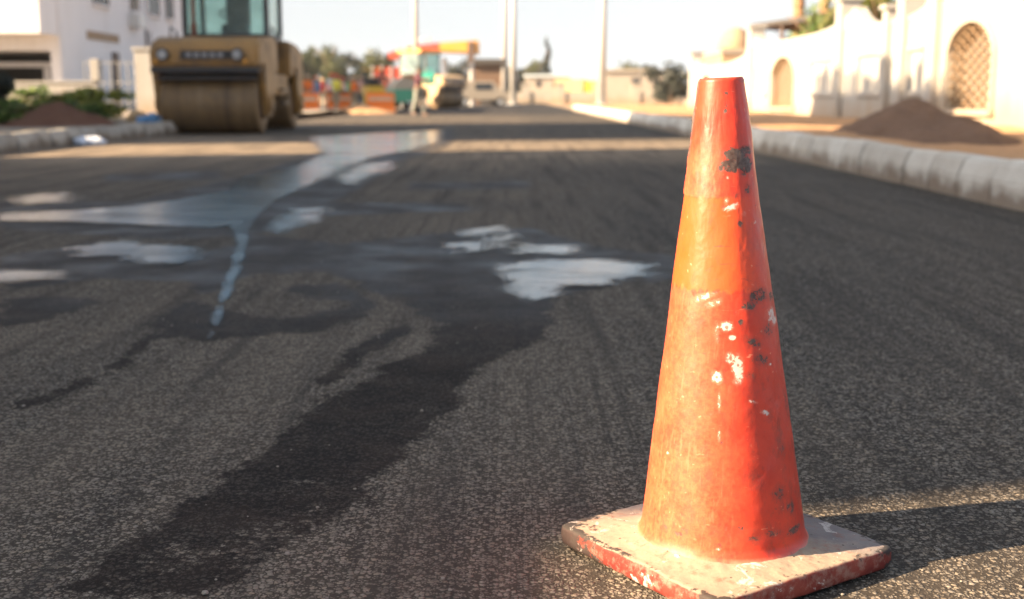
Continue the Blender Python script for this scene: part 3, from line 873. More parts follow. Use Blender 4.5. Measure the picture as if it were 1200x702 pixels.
def trunk_mb(h, r0, limbs, seed, lean=0.1):
    rd = random.Random(seed); b = MB()
    pts = [Vector((0, 0, -0.1))]
    for k in range(1, 6):
        pts.append(Vector((rd.uniform(-lean, lean) * k * 0.3, rd.uniform(-lean, lean) * k * 0.3, h * k / 5)))
    b.tube(pts, [r0 * (1.25 - 0.12 * k) for k in range(6)], 9)
    for k in range(limbs):
        a = 2 * math.pi * k / limbs + rd.uniform(-.4, .4); L = h * rd.uniform(0.5, 0.85)
        s = pts[3 + k % 3]
        d = Vector((math.cos(a), math.sin(a), rd.uniform(0.7, 1.3))).normalized()
        m = s + d * L * 0.5 + Vector((0, 0, 0.05)); e = s + d * L + Vector((rd.uniform(-.2, .2), rd.uniform(-.2, .2), L * 0.12))
        b.tube([s, m, e], [r0 * 0.5, r0 * 0.33, r0 * 0.12], 6)
    return b


def tree(name, label, loc, h, w, mat, seed, n=2600, leaf=0.25, group=None, trunk=0.35, cat='tree'):
    rd = random.Random(seed)
    t = thing(name, label, cat, loc, 0, group)
    trunk_mb(h * 0.6, max(0.05, h * 0.028), 6, seed).obj('trunk', M['bark'], t, True)
    cl = []
    for k in range(13):
        a = rd.uniform(0, 6.28); q = rd.random() ** 0.6
        rz = rd.uniform(0.16, 0.27) * w
        cl.append((math.cos(a) * q * w * 0.38, math.sin(a) * q * w * 0.38, h * trunk + (h * (1 - trunk) - rz) * rd.uniform(0.15, 1.0), rz, rz, rz * 0.75))
    cl.append((0, 0, h - w * 0.2, w * 0.22, w * 0.22, w * 0.2))
    leaf_cloud('crown', cl, n, leaf, mat, t, seed)
    return t


def shrub(label, loc, w, h, mat, seed, n=900, leaf=0.09, group=None):
    rd = random.Random(seed)
    t = thing('shrub', label, 'shrub', loc, 0, group)
    b = MB()
    for k in range(7):
        a = k * 0.9; b.tube([(0, 0, -0.05), (math.cos(a) * w * .15, math.sin(a) * w * .15, h * .4), (math.cos(a) * w * .33, math.sin(a) * w * .33, h * rd.uniform(.7, .95))], [0.025, 0.017, 0.007], 5)
    b.obj('stem', M['bark'], t, True)
    cl = [(rd.uniform(-.36, .36) * w, rd.uniform(-.36, .36) * w, rd.uniform(0.25, 0.85) * h, rd.uniform(.14, .24) * w, rd.uniform(.14, .24) * w, rd.uniform(.12, .2) * h) for _ in range(11)]
    leaf_cloud('foliage', cl, n, leaf, mat, t, seed)
    return t


def palm(label, loc, h, r, seed, nf=22, L=2.4):
    rd = random.Random(seed)
    t = thing('palm_tree', label, 'palm tree', loc)
    b = MB()
    prof = []
    pts = []
    for k in range(40):
        z = h * k / 39; pts.append((0.1 * math.sin(k * 0.07 + seed), 0, z - 0.1)); prof.append(r * (1.15 - 0.25 * k / 39) * (1.0 if k % 2 else 1.14))
    b.tube(pts, prof, 12)
    b.obj('trunk', M['palmtrunk'], t, False)
    top = Vector(pts[-1])
    f = MB()
    for k in range(nf):
        a = k * 2.4 + rd.uniform(-.2, .2); up = rd.uniform(-0.5, 1.2)
        d = Vector((math.cos(a), math.sin(a), 0))
        prev = None; l = L * rd.uniform(0.8, 1.1)
        sp = []
        for m in range(9):
            s = m / 8
            sp.append(top + d * l * s * (0.95 - 0.15 * abs(up)) + Vector((0, 0, l * (up * 0.6 * s - 0.75 * s * s))))
        f.tube(sp, [0.035 * (1 - 0.8 * m / 8) for m in range(9)], 4)
        for m in range(1, 9):
            for q in (0, 0.5):
                p = sp[m - 1].lerp(sp[m], q); tan = (sp[m] - sp[m - 1]).normalized()
                side = tan.cross(Vector((0, 0, 1))).normalized()
                ll = L * 0.24 * (1 - 0.5 * abs(m / 8 - 0.45))
                for sg in (-1, 1):
                    e = p + side * sg * ll + tan * ll * 0.5 + Vector((0, 0, -ll * 0.35))
                    w = tan * 0.028
                    vs = [f.bm.verts.new(x) for x in (p - w, p + w, e)]
                    f.bm.faces.new(vs)
    f.obj('fronds', M['frond'], t)
    return t


# ------------------------------------------------------------------ soil mounds and litter
def mound(label, c, rx, ry, h, mat, seed, rz=0.0, peak=(0, 0)):
    a = np.linspace(-1.25, 1.25, 90); X, Y = np.meshgrid(a, a)
    d = np.sqrt((X - peak[0] * np.clip(1 - X * X, 0, 1)) ** 2 + Y ** 2)
    z = np.clip(1 - d, 0, 1) ** 0.85 * (1 + 0.0 * d)
    n = fbm(X * 3 + seed, Y * 3 + seed, 5, seed) - 0.5
    z = z * (1 + 0.55 * n) + 0.10 * n * (d < 1.15) + 0.12 * (fbm(X * 11, Y * 11, 4, seed + 1) - 0.5) * (d < 1.08) + 0.07 * np.clip(vnoise(X * 17, Y * 17, seed) - 0.6, 0, 1) * (d < 1.1)
    z = np.where(d > 1.18, -0.25, z - 0.05)
    i = np.arange(8100).reshape(90, 90)
    q = np.stack([i[:-1, :-1], i[:-1, 1:], i[1:, 1:], i[1:, :-1]], -1).reshape(-1, 4)
    co = np.stack([X * rx, Y * ry, z * h], -1).reshape(-1, 3)
    keep = (z.ravel()[q].max(1) > -0.2)
    me = np_mesh('soil_mound', co, q[keep])
    o = link('soil_mound', me, mat, loc=c)
    o.rotation_euler = (0, 0, rz)
    return tag(o, label, 'mound')


mc = PX(1062, 165, 4.95)
mound('broad heap of dug brown soil behind the right kerb', (5.05, 14.8, VZ - 0.02), 0.80, 2.35, 0.49, M['mound'], 3, 0.1, (-0.2, 0))
mound('low reddish soil heap behind the left kerb beside the shrubs', (-8.5, 22.6, VZ - 0.05), 1.15, 1.0, 0.45, M['redmound'], 5)
shrub('bright yellow-green bush behind the reddish soil heap', (-9.05, 25.6, VZ - 0.05), 1.7, 0.85, M['leaf_yellow'], 11, 1500, 0.085)
shrub('dark green low bush right of the reddish soil heap', (-8.75, 24.2, VZ - 0.05), 1.3, 0.5, M['leaf_green'], 12, 1000, 0.08)
shrub('tall dark green bush at the left edge of the photo', (-9.95, 22.9, VZ - 0.05), 0.95, 1.05, M['leaf_dark'], 13, 1500, 0.085)
shrub('wide green bush against the low sunlit wall', (-11.6, 28.6, VZ - 0.05), 1.7, 0.75, M['leaf_green'], 15, 1300, 0.085)
shrub('small green shrub between the tall dark bush and the soil heap', (-9.3, 22.3, VZ - 0.05), 0.7, 0.5, M['leaf_green'], 14, 600, 0.075)


def crumpled(name, label, cat, c, r, mat, seed, scl=(1, 1, 0.5)):
    b = MB(); b.ball((0, 0, 0), r, 4, scl)
    for v in b.bm.verts:
        n = v.co.normalized()
        k = fbm(np.array([n.x * 2.2 + n.z + seed + 9]), np.array([n.y * 2.2 - n.z + seed + 9]), 4, seed)[0]
        k2 = abs(vnoise(np.array([n.x * 6 + n.z * 4 + 20]), np.array([n.y * 6 + 20.0]), seed)[0] - 0.5)
        v.co *= 0.65 + 0.7 * k + 0.4 * k2
        v.co.z = max(v.co.z, -r * scl[2] * 0.55)
    o = b.obj(name, mat, None, False, loc=(c[0], c[1], c[2] + r * scl[2] * 0.55))
    return tag(o, label, cat)


c = G(105, 170); crumpled('plastic_bag', 'pale blue crumpled plastic bag on the road at the left kerb', 'plastic bag', (c.x, c.y, 0), 0.17, M['whitebag'], 1, (1.3, 1, 0.45))
crumpled('plastic_bag', 'bright blue plastic bag on the ground left of the big roller drum', 'plastic bag', (-7.35, 24.6, 0.1), 0.22, M['bluebag'], 2, (1.1, 1, 0.7))
crumpled('rubble_lump', 'tan lump of rubble beside the bright blue plastic bag', 'rubble', (-7.75, 25.0, 0.12), 0.2, M['tan'], 3, (1.0, 1, 0.8))
crumpled('paper_scrap', 'whitish scrap against the roller drum right of the blue bag', 'litter', (-7.0, 24.8, 0.08), 0.13, M['whitebag'], 4, (1.0, 1, 0.8))


# ------------------------------------------------------------------ right-hand garden wall
WX = 8.0
wallo = thing('garden_wall', 'long white rendered garden wall with pillars and arched lattice openings', 'wall', (WX, 0, VZ))
zb = -0.3


def wz(ypx, xpx): return PX(xpx, ypx, WX).z - VZ


def wy(xpx): return PX(xpx, 100, WX).y


def wall_run(y0, y1, h, th=0.22, arches=(), name='wall_panel', mat='white', parent=wallo, x0=0.0):
    """wall along y with real arched openings: built from vertical strips, opening left free"""
    b = MB()
    cuts = []
    for (ac, aw, z0, zs_, rise) in arches: cuts.append((ac - aw / 2, ac + aw / 2, z0, zs_, rise))
    cuts.sort(); yy = y0
    for (a, c, z0, zs_, rise) in cuts:
        b.box((x0, yy, zb), (x0 + th, a, h)); b.box((x0, a, zb), (x0 + th, c, z0))
        n = 14; pts = []
        for k in range(n + 1):
            q = math.pi * (1 - k / n)
            pts.append((x0, (a + c) / 2 + math.cos(q) * (c - a) / 2, zs_ + math.sin(q) * rise))
        top = max(h, zs_ + rise + 0.1)
        for p, r in zip(pts, pts[1:]):
            b.prism([p, r, (x0, r[1], top), (x0, p[1], top)], (th, 0, 0))
        yy = c
    b.box((x0, yy, zb), (x0 + th, y1, h))
    return b.obj(name, M[mat], parent)


def lattice(y0, y1, z0, zs_, rise, x, parent):
    """pierced screen: crossing diagonal bars clipped to the arch, over a recessed back"""
    b = MB(); cy_ = (y0 + y1) / 2; hw = (y1 - y0) / 2
    inside = lambda yy, zz: z0 <= zz <= (zs_ + rise * math.sqrt(max(0, 1 - ((yy - cy_) / hw) ** 2))) and abs(yy - cy_) <= hw
    W = y1 - y0; Ht = zs_ + rise - z0; st = 0.42
    for sg in (-1, 1):
        off = -Ht * 2.6
        while off < W + Ht * 2.6:
            seg = None; last = None
            for k in range(81):
                s = k / 80 * Ht; yy = y0 + off + sg * s * 2.2; zz = z0 + s
                if inside(yy, zz):
                    if seg is None: seg = (yy, zz)
                    last = (yy, zz)
            if seg and last and seg != last:
                b.cyl((x + 0.012 * sg, seg[0], seg[1]), (x + 0.012 * sg, last[0], last[1]), 0.023, n=6)
            off += st
    o = b.obj('lattice', M['lattice'], parent)
    # arch surround
    return o


def arch_trim(y0, y1, z0, zs_, rise, x, parent, w=0.12):
    b = MB(); cy_ = (y0 + y1) / 2; hw = (y1 - y0) / 2; n = 16
    inner = [(y0, z0)] + [(cy_ + math.cos(math.pi * (1 - k / n)) * hw, zs_ + math.sin(math.pi * (1 - k / n)) * rise) for k in range(n + 1)] + [(y1, z0)]
    outer_ = [(y0 - w, z0)] + [(cy_ + math.cos(math.pi * (1 - k / n)) * (hw + w), zs_ + math.sin(math.pi * (1 - k / n)) * (rise + w)) for k in range(n + 1)] + [(y1 + w, z0)]
    for k in range(len(inner) - 1):
        b.prism([(x, *inner[k]), (x, *inner[k + 1]), (x, *outer_[k + 1]), (x, *outer_[k])], (-0.05, 0, 0))
    b.box((x - 0.09, y0 - w - 0.05, z0 - 0.1), (x, y1 + w + 0.05, z0 - 0.002))
    return b.obj('arch_trim', M['cream'], parent)


HW = 1.98                                     # wall height above the verge
# near portal with the large arch
a0, a1 = wy(1163), wy(1110)
az0 = wz(128, 1136); aztop = wz(26, 1136)
arch1 = ((a0 + a1) / 2, a1 - a0, az0, aztop - 0.62, 0.62)
wall_run(10.0, wy(1094), 2.75, 0.3, (arch1,), 'portal_panel', 'cream')
lattice(a0, a1, az0, aztop - 0.62, 0.62, 0.06, wallo)
arch_trim(a0, a1, az0, aztop - 0.62, 0.62, 0.0, wallo)
MB().box((0.302, a0 - 0.3, az0 - 0.2), (0.32, a1 + 0.3, aztop + 0.2)).obj('lattice_backing', M['cream'], wallo)
# plain run with pilasters
ya = wy(1094)
yb = wy(1000)
wall_run(ya, yb, HW, 0.22)
yc = wy(880)
b0, b1 = wy(931), wy(905)
bz0 = wz(125.5, 918); bzt = wz(67, 918)
arch2 = ((b0 + b1) / 2, b1 - b0, bz0, bzt - 0.6, 0.6)
wall_run(yb, yc, HW + 0.05, 0.22, (arch2,))
lattice(b0, b1, bz0, bzt - 0.6, 0.6, 0.05, wallo)
arch_trim(b0, b1, bz0, bzt - 0.6, 0.6, 0.0, wallo, 0.16)
MB().box((0.2, b0 - 0.3, bz0 - 0.2), (0.218, b1 + 0.3, min(bzt + 0.12, HW))).obj('lattice_backing', M['cream'], wallo)
yd = wy(812)
d0, d1 = wy(832), wy(822)
wall_run(yc, yd, HW - 0.35, 0.22, (((d0 + d1) / 2, d1 - d0, 0.45, 1.05, 0.35),))
lattice(d0, d1, 0.45, 1.05, 0.35, 0.12, wallo)
MB().box((0.2, d0 - 0.2, 0.3), (0.218, d1 + 0.2, 1.45)).obj('lattice_backing', M['cream'], wallo)
# curved dip and rise of the coping
b = MB()
for (p, q, h0, h1) in ((ya, yb, HW, HW), (yb, yc, HW + 0.05, HW + 0.05), (yc, yd, HW - 0.35, HW - 0.35)):
    n = 24
    for k in range(n):
        s0, s1 = k / n, (k + 1) / n
        f0 = 0.42 * (2 * s0 - 1) ** 4; f1 = 0.42 * (2 * s1 - 1) ** 4
        y0_, y1_ = p + (q - p) * s0, p + (q - p) * s1
        b.prism([(-0.03, y0_, h0 + 0.001), (-0.03, y1_, h0 + 0.001), (-0.03, y1_, h1 + 0.1 + f1), (-0.03, y0_, h0 + 0.1 + f0)], (0.28, 0, 0))
b.box((-0.06, 10.0, 2.752), (0.36, ya, 2.9))
b.obj('coping', M['white'], wallo)
for xp, hh, ww in ((1094, 3.2, 0.5), (1058, 2.78, 0.42), (1040, 2.3, 0.3), (985, 2.75, 0.45), (880, 2.72, 0.6), (812, 2.35, 0.7)):
    b = MB(); yy = wy(xp)
    b.box((-0.14, yy - ww / 2, zb), (0.36, yy + ww / 2, hh), 0.02)
    b.box((-0.2, yy - ww / 2 - 0.06, hh + 0.002), (0.42, yy + ww / 2 + 0.06, hh + 0.1), 0.015)
    b.obj('pillar', M['white'], wallo)
# shallow recessed-looking relief panels between the pillars
for xp0, xp1 in ((1086, 1064), (1034, 1006), (978, 950), (900, 886), (870, 846)):
    b = MB(); y0_, y1_ = wy(xp0), wy(xp1)
    b.box((-0.07, y0_, 0.5), (-0.002, y0_ + 0.1, 1.5)); b.box((-0.07, y1_ - 0.1, 0.5), (-0.002, y1_, 1.5))
    b.box((-0.07, y0_ + 0.1, 1.4), (-0.002, y1_ - 0.1, 1.5)); b.box((-0.07, y0_ + 0.1, 0.5), (-0.002, y1_ - 0.1, 0.6))
    b.obj('relief_frame', M['white'], wallo)

# behind the wall: domed beige house, pergola, palms
hb = thing('domed_house', 'beige rendered house with a low dome behind the garden wall', 'house', (15.0, 56.0, 0))
hx = PY(872, 50, 56.0).x - 15.0
MB().box((hx - 1.0, 0, -0.2), (hx + 2.8, 7, PY(872, 56, 56).z), 0.02).obj('wall', M['beige'], hb)
b = MB(); b.ball((hx - 0.1, 1.6, PY(872, 57, 56).z), 0.95, 3, (0.9, 0.9, 1.12)); b.obj('dome', M['beige'], hb, True)
MB().box((hx - 1.06, -0.06, PY(872, 56, 56).z - 0.25), (hx + 2.86, 7.06, PY(872, 56, 56).z - 0.1)).obj('cornice', M['cream'], hb)
f_ = MB().box((hx + 0.9, -0.05, 1.2), (hx + 1.7, -0.003, 2.3)).obj('window', M['frame_brown'], hb)
MB().box((hx + 0.98, -0.07, 1.28), (hx + 1.62, -0.052, 2.22)).obj('pane', M['winglass'], f_)

pg = thing('pergola', 'dark timber pergola with a sloping roof behind the wall', 'pergola', (0, 0, 0))
pl = PY(880, 28, 47.0); pr = PY(990, 12, 38.0)
b = MB(); b.prism([pl, pr, pr + Vector((2.2, 1.5, 0)), pl + Vector((2.2, 1.5, 0))], (0, 0, -0.16)); b.obj('roof', M['dark_open'], pg)
for f in (0.04, 0.35, 0.66, 0.96):
    p = pl.lerp(pr, f) + Vector((0.15, 0.15, -0.17))
    MB().cyl((p.x, p.y, VZ - 0.2), p, 0.07, n=10).obj('post', M['frame_brown'], pg)
    e = p + Vector((1.9, 1.2, 0))
    MB().cyl((e.x, e.y, VZ - 0.2), e, 0.07, n=10).obj('post', M['frame_brown'], pg)
b = MB()
for k in range(14):
    p = pl.lerp(pr, (k + 0.5) / 14)
    b.cyl(p + Vector((-0.25, -0.17, -0.2)), p + Vector((2.35, 1.6, -0.2)), 0.03, n=6)
b.obj('rafters', M['frame_brown'], pg)

p = PY(935, 8, 44.0); palm('palm with a reddish brown trunk rising above the pergola, the left one', (p.x, p.y, 0), 6.6, 0.2, 1)
p = PY(968, 6, 42.0); palm('palm with a dark trunk rising above the pergola, the right one', (p.x, p.y, 0), 7.0, 0.17, 2)
p = PY(1012, 8, 33.0); palm('short palm with drooping fronds just behind the wall pillars', (p.x, p.y, 0), 3.4, 0.2, 3, 30, 1.5)
tree('tree', 'leafy green tree behind the wall under the pergola roof', (PY(962, 30, 40).x, 40.0, VZ), 3.55, 2.6, M['leaf_green'], 21, 2200, 0.11)
tree('tree', 'tan and green tree behind the wall right of the short palm', (PY(1040, 8, 30).x, 30.0, VZ), 3.6, 2.0, M['leaf_yellow'], 22, 1800, 0.09)

# ------------------------------------------------------------------ left white house
HXF = -12.4; HYF = 33.5
hs = thing('white_house', 'white two-storey house with a balcony and carport left of the roller', 'house', (HXF, HYF, 0))
TOP = 5.75
b = MB()
zc = 1.94; zcb = 0.25
b.box((-14, 0, zc), (0, 12.5, TOP))                                  # upper part
b.box((-14, 3.2, -0.2), (0, 12.5, zc - 0.002))                       # ground floor behind the carport
b.box((-0.28, 0.0, -0.2), (0, 3.198, zc - 0.002))                      # corner pier
b.box((-14, 0, -0.2), (-7.2, 3.198, zc - 0.002))
b.obj('wall', M['housewhite'], hs)
MB().box((-7.1, 3.17, -0.2), (-0.3, 3.19, zc - 0.01)).obj('carport_back', M['dark_open'], hs)
b = MB(); b.box((-7.15, 1.3, 1.52), (-0.3, 1.42, 1.66)); b.box((-1.0, 1.28, 0.2), (-0.82, 1.44, 1.5)); b.box((-3.3, 1.28, 0.2), (-3.1, 1.44, 1.5))
b.obj('carport_beam', M['housewhite'], hs)
b = MB(); b.box((-14.02, -0.25, TOP), (0.12, 12.6, TOP + 0.15)); b.box((-14, -0.18, TOP + 0.152), (-0.0, -0.06, TOP + 0.62)); b.box((-0.12, -0.05, TOP + 0.152), (0.0, 12.5, TOP + 0.4))
b.obj('roof_parapet', M['housewhite'], hs)
bl = thing  # balcony parts
bz = PY(20, 39, 32.2).z; bxr = PY(45.5, 20, 32.2).x - HXF
bal = MB().box((-3.9, -1.3, bz), (bxr, -0.004, bz + 0.16), 0.01).obj('balcony', M['housewhite'], hs)
b = MB(); b.box((-3.9, -1.3, bz + 0.162), (bxr, -1.18, bz + 1.05)); b.box((bxr - 0.12, -1.178, bz + 0.162), (bxr, -0.006, bz + 1.05)); b.obj('balcony_parapet', M['housewhite'], bal)
MB().box((-12, -1.22, -0.2), (-4.0, -0.004, TOP - 0.01)).obj('shade_wing', M['housewhite'], hs)  # unseen wing added to shade the wall right of the balcony
MB().box((-2.4, -0.03, 2.6), (-1.2, -0.003, 4.7)).obj('balcony_door', M['frame_brown'], hs)


def side_window(xp0, xp1, z0, z1):
    y0_ = PX(xp0, 50, HXF).y - HYF; y1_ = PX(xp1, 50, HXF).y - HYF
    fr = MB()
    fr.box((0.003, y0_ - 0.06, z0 - 0.06), (0.05, y1_ + 0.06, z0)); fr.box((0.003, y0_ - 0.06, z1), (0.05, y1_ + 0.06, z1 + 0.06))
    fr.box((0.003, y0_ - 0.06, z0 + .002), (0.05, y0_, z1 - .002)); fr.box((0.003, y1_, z0 + .002), (0.05, y1_ + 0.06, z1 - .002))
    fr.box((0.003, (y0_ + y1_) / 2 - 0.03, z0 + .002), (0.045, (y0_ + y1_) / 2 + 0.03, z1 - .002))
    w = fr.obj('window', M['frame_brown'], hs)
    MB().box((0.004, y0_ + .002, z0 + .002), (0.02, y1_ - .002, z1 - .002)).obj('pane', M['winglass'], w)
    MB().box((0.003, y0_ - 0.12, z0 - 0.14), (0.12, y1_ + 0.12, z0 - 0.062)).obj('sill', M['housewhite'], w)


side_window(112, 128, 3.48, 4.7); side_window(155, 163, 3.52, 4.7); side_window(175, 187, 3.52, 4.7); side_window(196, 203, 3.52, 4.7)
side_window(171, 175, 2.35, 2.85)
dd = MB().box((0.003, PX(130, 50, HXF).y - HYF, 0.15), (0.06, PX(137, 50, HXF).y - HYF, 2.05)).obj('door', M['frame_brown'], hs)
MB().box((0.06, PX(136, 50, HXF).y - HYF - 0.1, 1.05), (0.1, PX(136, 50, HXF).y - HYF - 0.04, 1.15)).obj('handle', M['steel'], dd)
MB().box((0.004, PX(102, 50, HXF).y - HYF, 2.35), (0.03, PX(139, 50, HXF).y - HYF, 2.6), 0.005).obj('wall_moulding', M['beige'], hs)
MB().cyl((0.08, 7.9, -0.1), (0.08, 7.9, TOP), 0.05, n=8).obj('drainpipe', M['housewhite'], hs)
b = MB(); b.box((0.005, 6.1, 2.9), (0.35, 6.9, 3.35), 0.02); b.obj('air_conditioner', M['steel'], hs)

HS = 1.38                                      # sized so that its storeys are about three metres high
hs.scale = (HS, HS, HS); hs.location = (HXF * HS, HYF * HS, -0.26)
# boundary walls of the house
gw = thing('boundary_wall', 'low sunlit white wall in front of the carport', 'wall', (-11.0, 30.6, VZ))
b = MB(); b.box((-4.6, 0, -0.3), (0.55, 0.18, 0.82), 0.01); b.obj('panel', M['white'], gw)
b = MB(); b.box((-4.62, -0.03, 0.822), (0.57, 0.21, 0.88), 0.01); b.obj('coping', M['white'], gw)
MB().box((0.40, -0.06, 0.883), (0.62, 0.24, 1.42), 0.015).obj('pier', M['white'], gw)
gw2 = thing('boundary_wall', 'tall bright white gate wall panel right beside the roller', 'wall', (-10.35, 33.0, 0))
x0_ = PY(158, 90, 33.0).x + 10.35; x1_ = PY(192, 90, 33.0).x + 10.35
MB().box((x0_, 0, -0.2), (x1_, 0.22, PY(170, 59, 33).z), 0.015).obj('panel', M['white'], gw2)
MB().box((x0_ - 0.05, -0.04, PY(170, 59, 33).z + 0.002), (x1_ + 0.05, 0.26, PY(170, 59, 33).z + 0.08), 0.01).obj('coping', M['white'], gw2)
fn = thing('railing', 'thin metal railing between the white walls in front of the house', 'railing', (-10.0, 31.5, VZ))
rx0 = PY(100, 90, 31.5).x + 10.0; rx1 = PY(160, 90, 31.5).x + 10.0
b = MB()
for z in (0.35, 0.85, 1.35): b.cyl((rx0, 0, z), (rx1, 0, z), 0.012, n=8)
b.obj('rail', M['rail'], fn)
for k in range(7):
    xx = rx0 + (rx1 - rx0) * k / 6
    MB().cyl((xx, 0, -0.2), (xx, 0, 1.4), 0.014, n=8).obj('post', M['rail'], fn)


# ------------------------------------------------------------------ off-frame houses on the left: they cast the long shade over the road
SUN_AZ = R(17); SUN_EL = R(26.5)
tz = math.tan(SUN_EL)
kx = math.cos(SUN_AZ) / tz                      # shadow reach in x per metre of height
tA = math.tan(SUN_AZ)


def villa(label, x0, x1, y0, y1, h, seed, loc_name='villa'):
    v = thing(loc_name, label, 'house', ((x0 + x1) / 2, (y0 + y1) / 2, 0))
    hx_, hy_ = (x1 - x0) / 2, (y1 - y0) / 2
    MB().box((-hx_, -hy_, -0.2), (hx_, hy_, h), 0.0).obj('wall', M['housewhite'], v)
    b = MB(); t_ = 0.18
    b.box((-hx_ - .05, -hy_ - .05, h + .002), (hx_ + .05, -hy_ + t_, h + .45)); b.box((-hx_ - .05, hy_ - t_, h + .002), (hx_ + .05, hy_ + .05, h + .45))
    b.box((hx_ - t_, -hy_ + t_ + .002, h + .002), (hx_ + .05, hy_ - t_ - .002, h + .45)); b.box((-hx_ - .05, -hy_ + t_ + .002, h + .002), (-hx_ + t_, hy_ - t_ - .002, h + .45))
    b.obj('roof_parapet', M['housewhite'], v)
    n = max(2, int((y1 - y0) / 3))
    for k in range(n):
        for zf in (1.0, 3.9):
            if zf + 1.3 > h: continue
            yy = -hy_ + (k + 0.5) * (y1 - y0) / n
            w = MB().box((hx_ + 0.003, yy - 0.6, zf), (hx_ + 0.06, yy + 0.6, zf + 1.3)).obj('window', M['frame_brown'], v)
            MB().box((hx_ + 0.061, yy - 0.5, zf + 0.1), (hx_ + 0.075, yy + 0.5, zf + 1.2)).obj('pane', M['winglass'], w)
    return v


pe = G(1080, 583); XA = -9.4
yA0 = pe.y - (pe.x - XA) * tA
pn = G(600, 180); yA1 = pn.y - (pn.x - XA) * tA
HA = (7.3 - XA) / kx
villa('white flat-roofed house beside the left verge, nearest the camera', XA - 3, XA, yA0, yA1, HA - 0.45, 1)
XB = -12.6
pf = G(560, 165); yB0 = pf.y - (pf.x - XB) * tA
yB1 = 30.6 - (3.1 - XB) * tA
HB = (8.0 - XB) / kx + 0.75
v2 = villa('tall white house between the near house and the balcony house', XB - 8, XB, yB0, yB1, HB - 0.45, 2)
hx2, hy2 = 4.0, (yB1 - yB0) / 2
rd2 = random.Random(4)
for k in range(22):  # posts added on the unseen roof edge to throw stripes on the right wall
    yy = -hy2 + 0.3 + k * (2 * hy2 - 0.6) / 21
    hh = 0.15 + 0.75 * rd2.random() * (0.4 + 0.6 * math.sin(k * 0.55) ** 2)
    MB().box((hx2 - 0.16, yy - 0.12, HB - 0.448 + 0.45), (hx2 + 0.03, yy + rd2.uniform(0.1, 0.3), HB + hh)).obj('shade_post', M['housewhite'], v2)
# low compound wall beside the camera: its top sets where the sunlit corner begins
XC = -6.5
XL = G(668, 690).x
HC = (XL - XC) / kx
cw = thing('compound_wall', 'low white compound wall along the left verge beside the camera', 'wall', (XC, 0, 0))
MB().box((-0.22, -9, -0.2), (0, yA0 + 1.2, HC - 0.06)).obj('panel', M['white'], cw)
MB().box((-0.26, -9.05, HC - 0.058), (0.0, yA0 + 1.2, HC)).obj('coping', M['white'], cw)


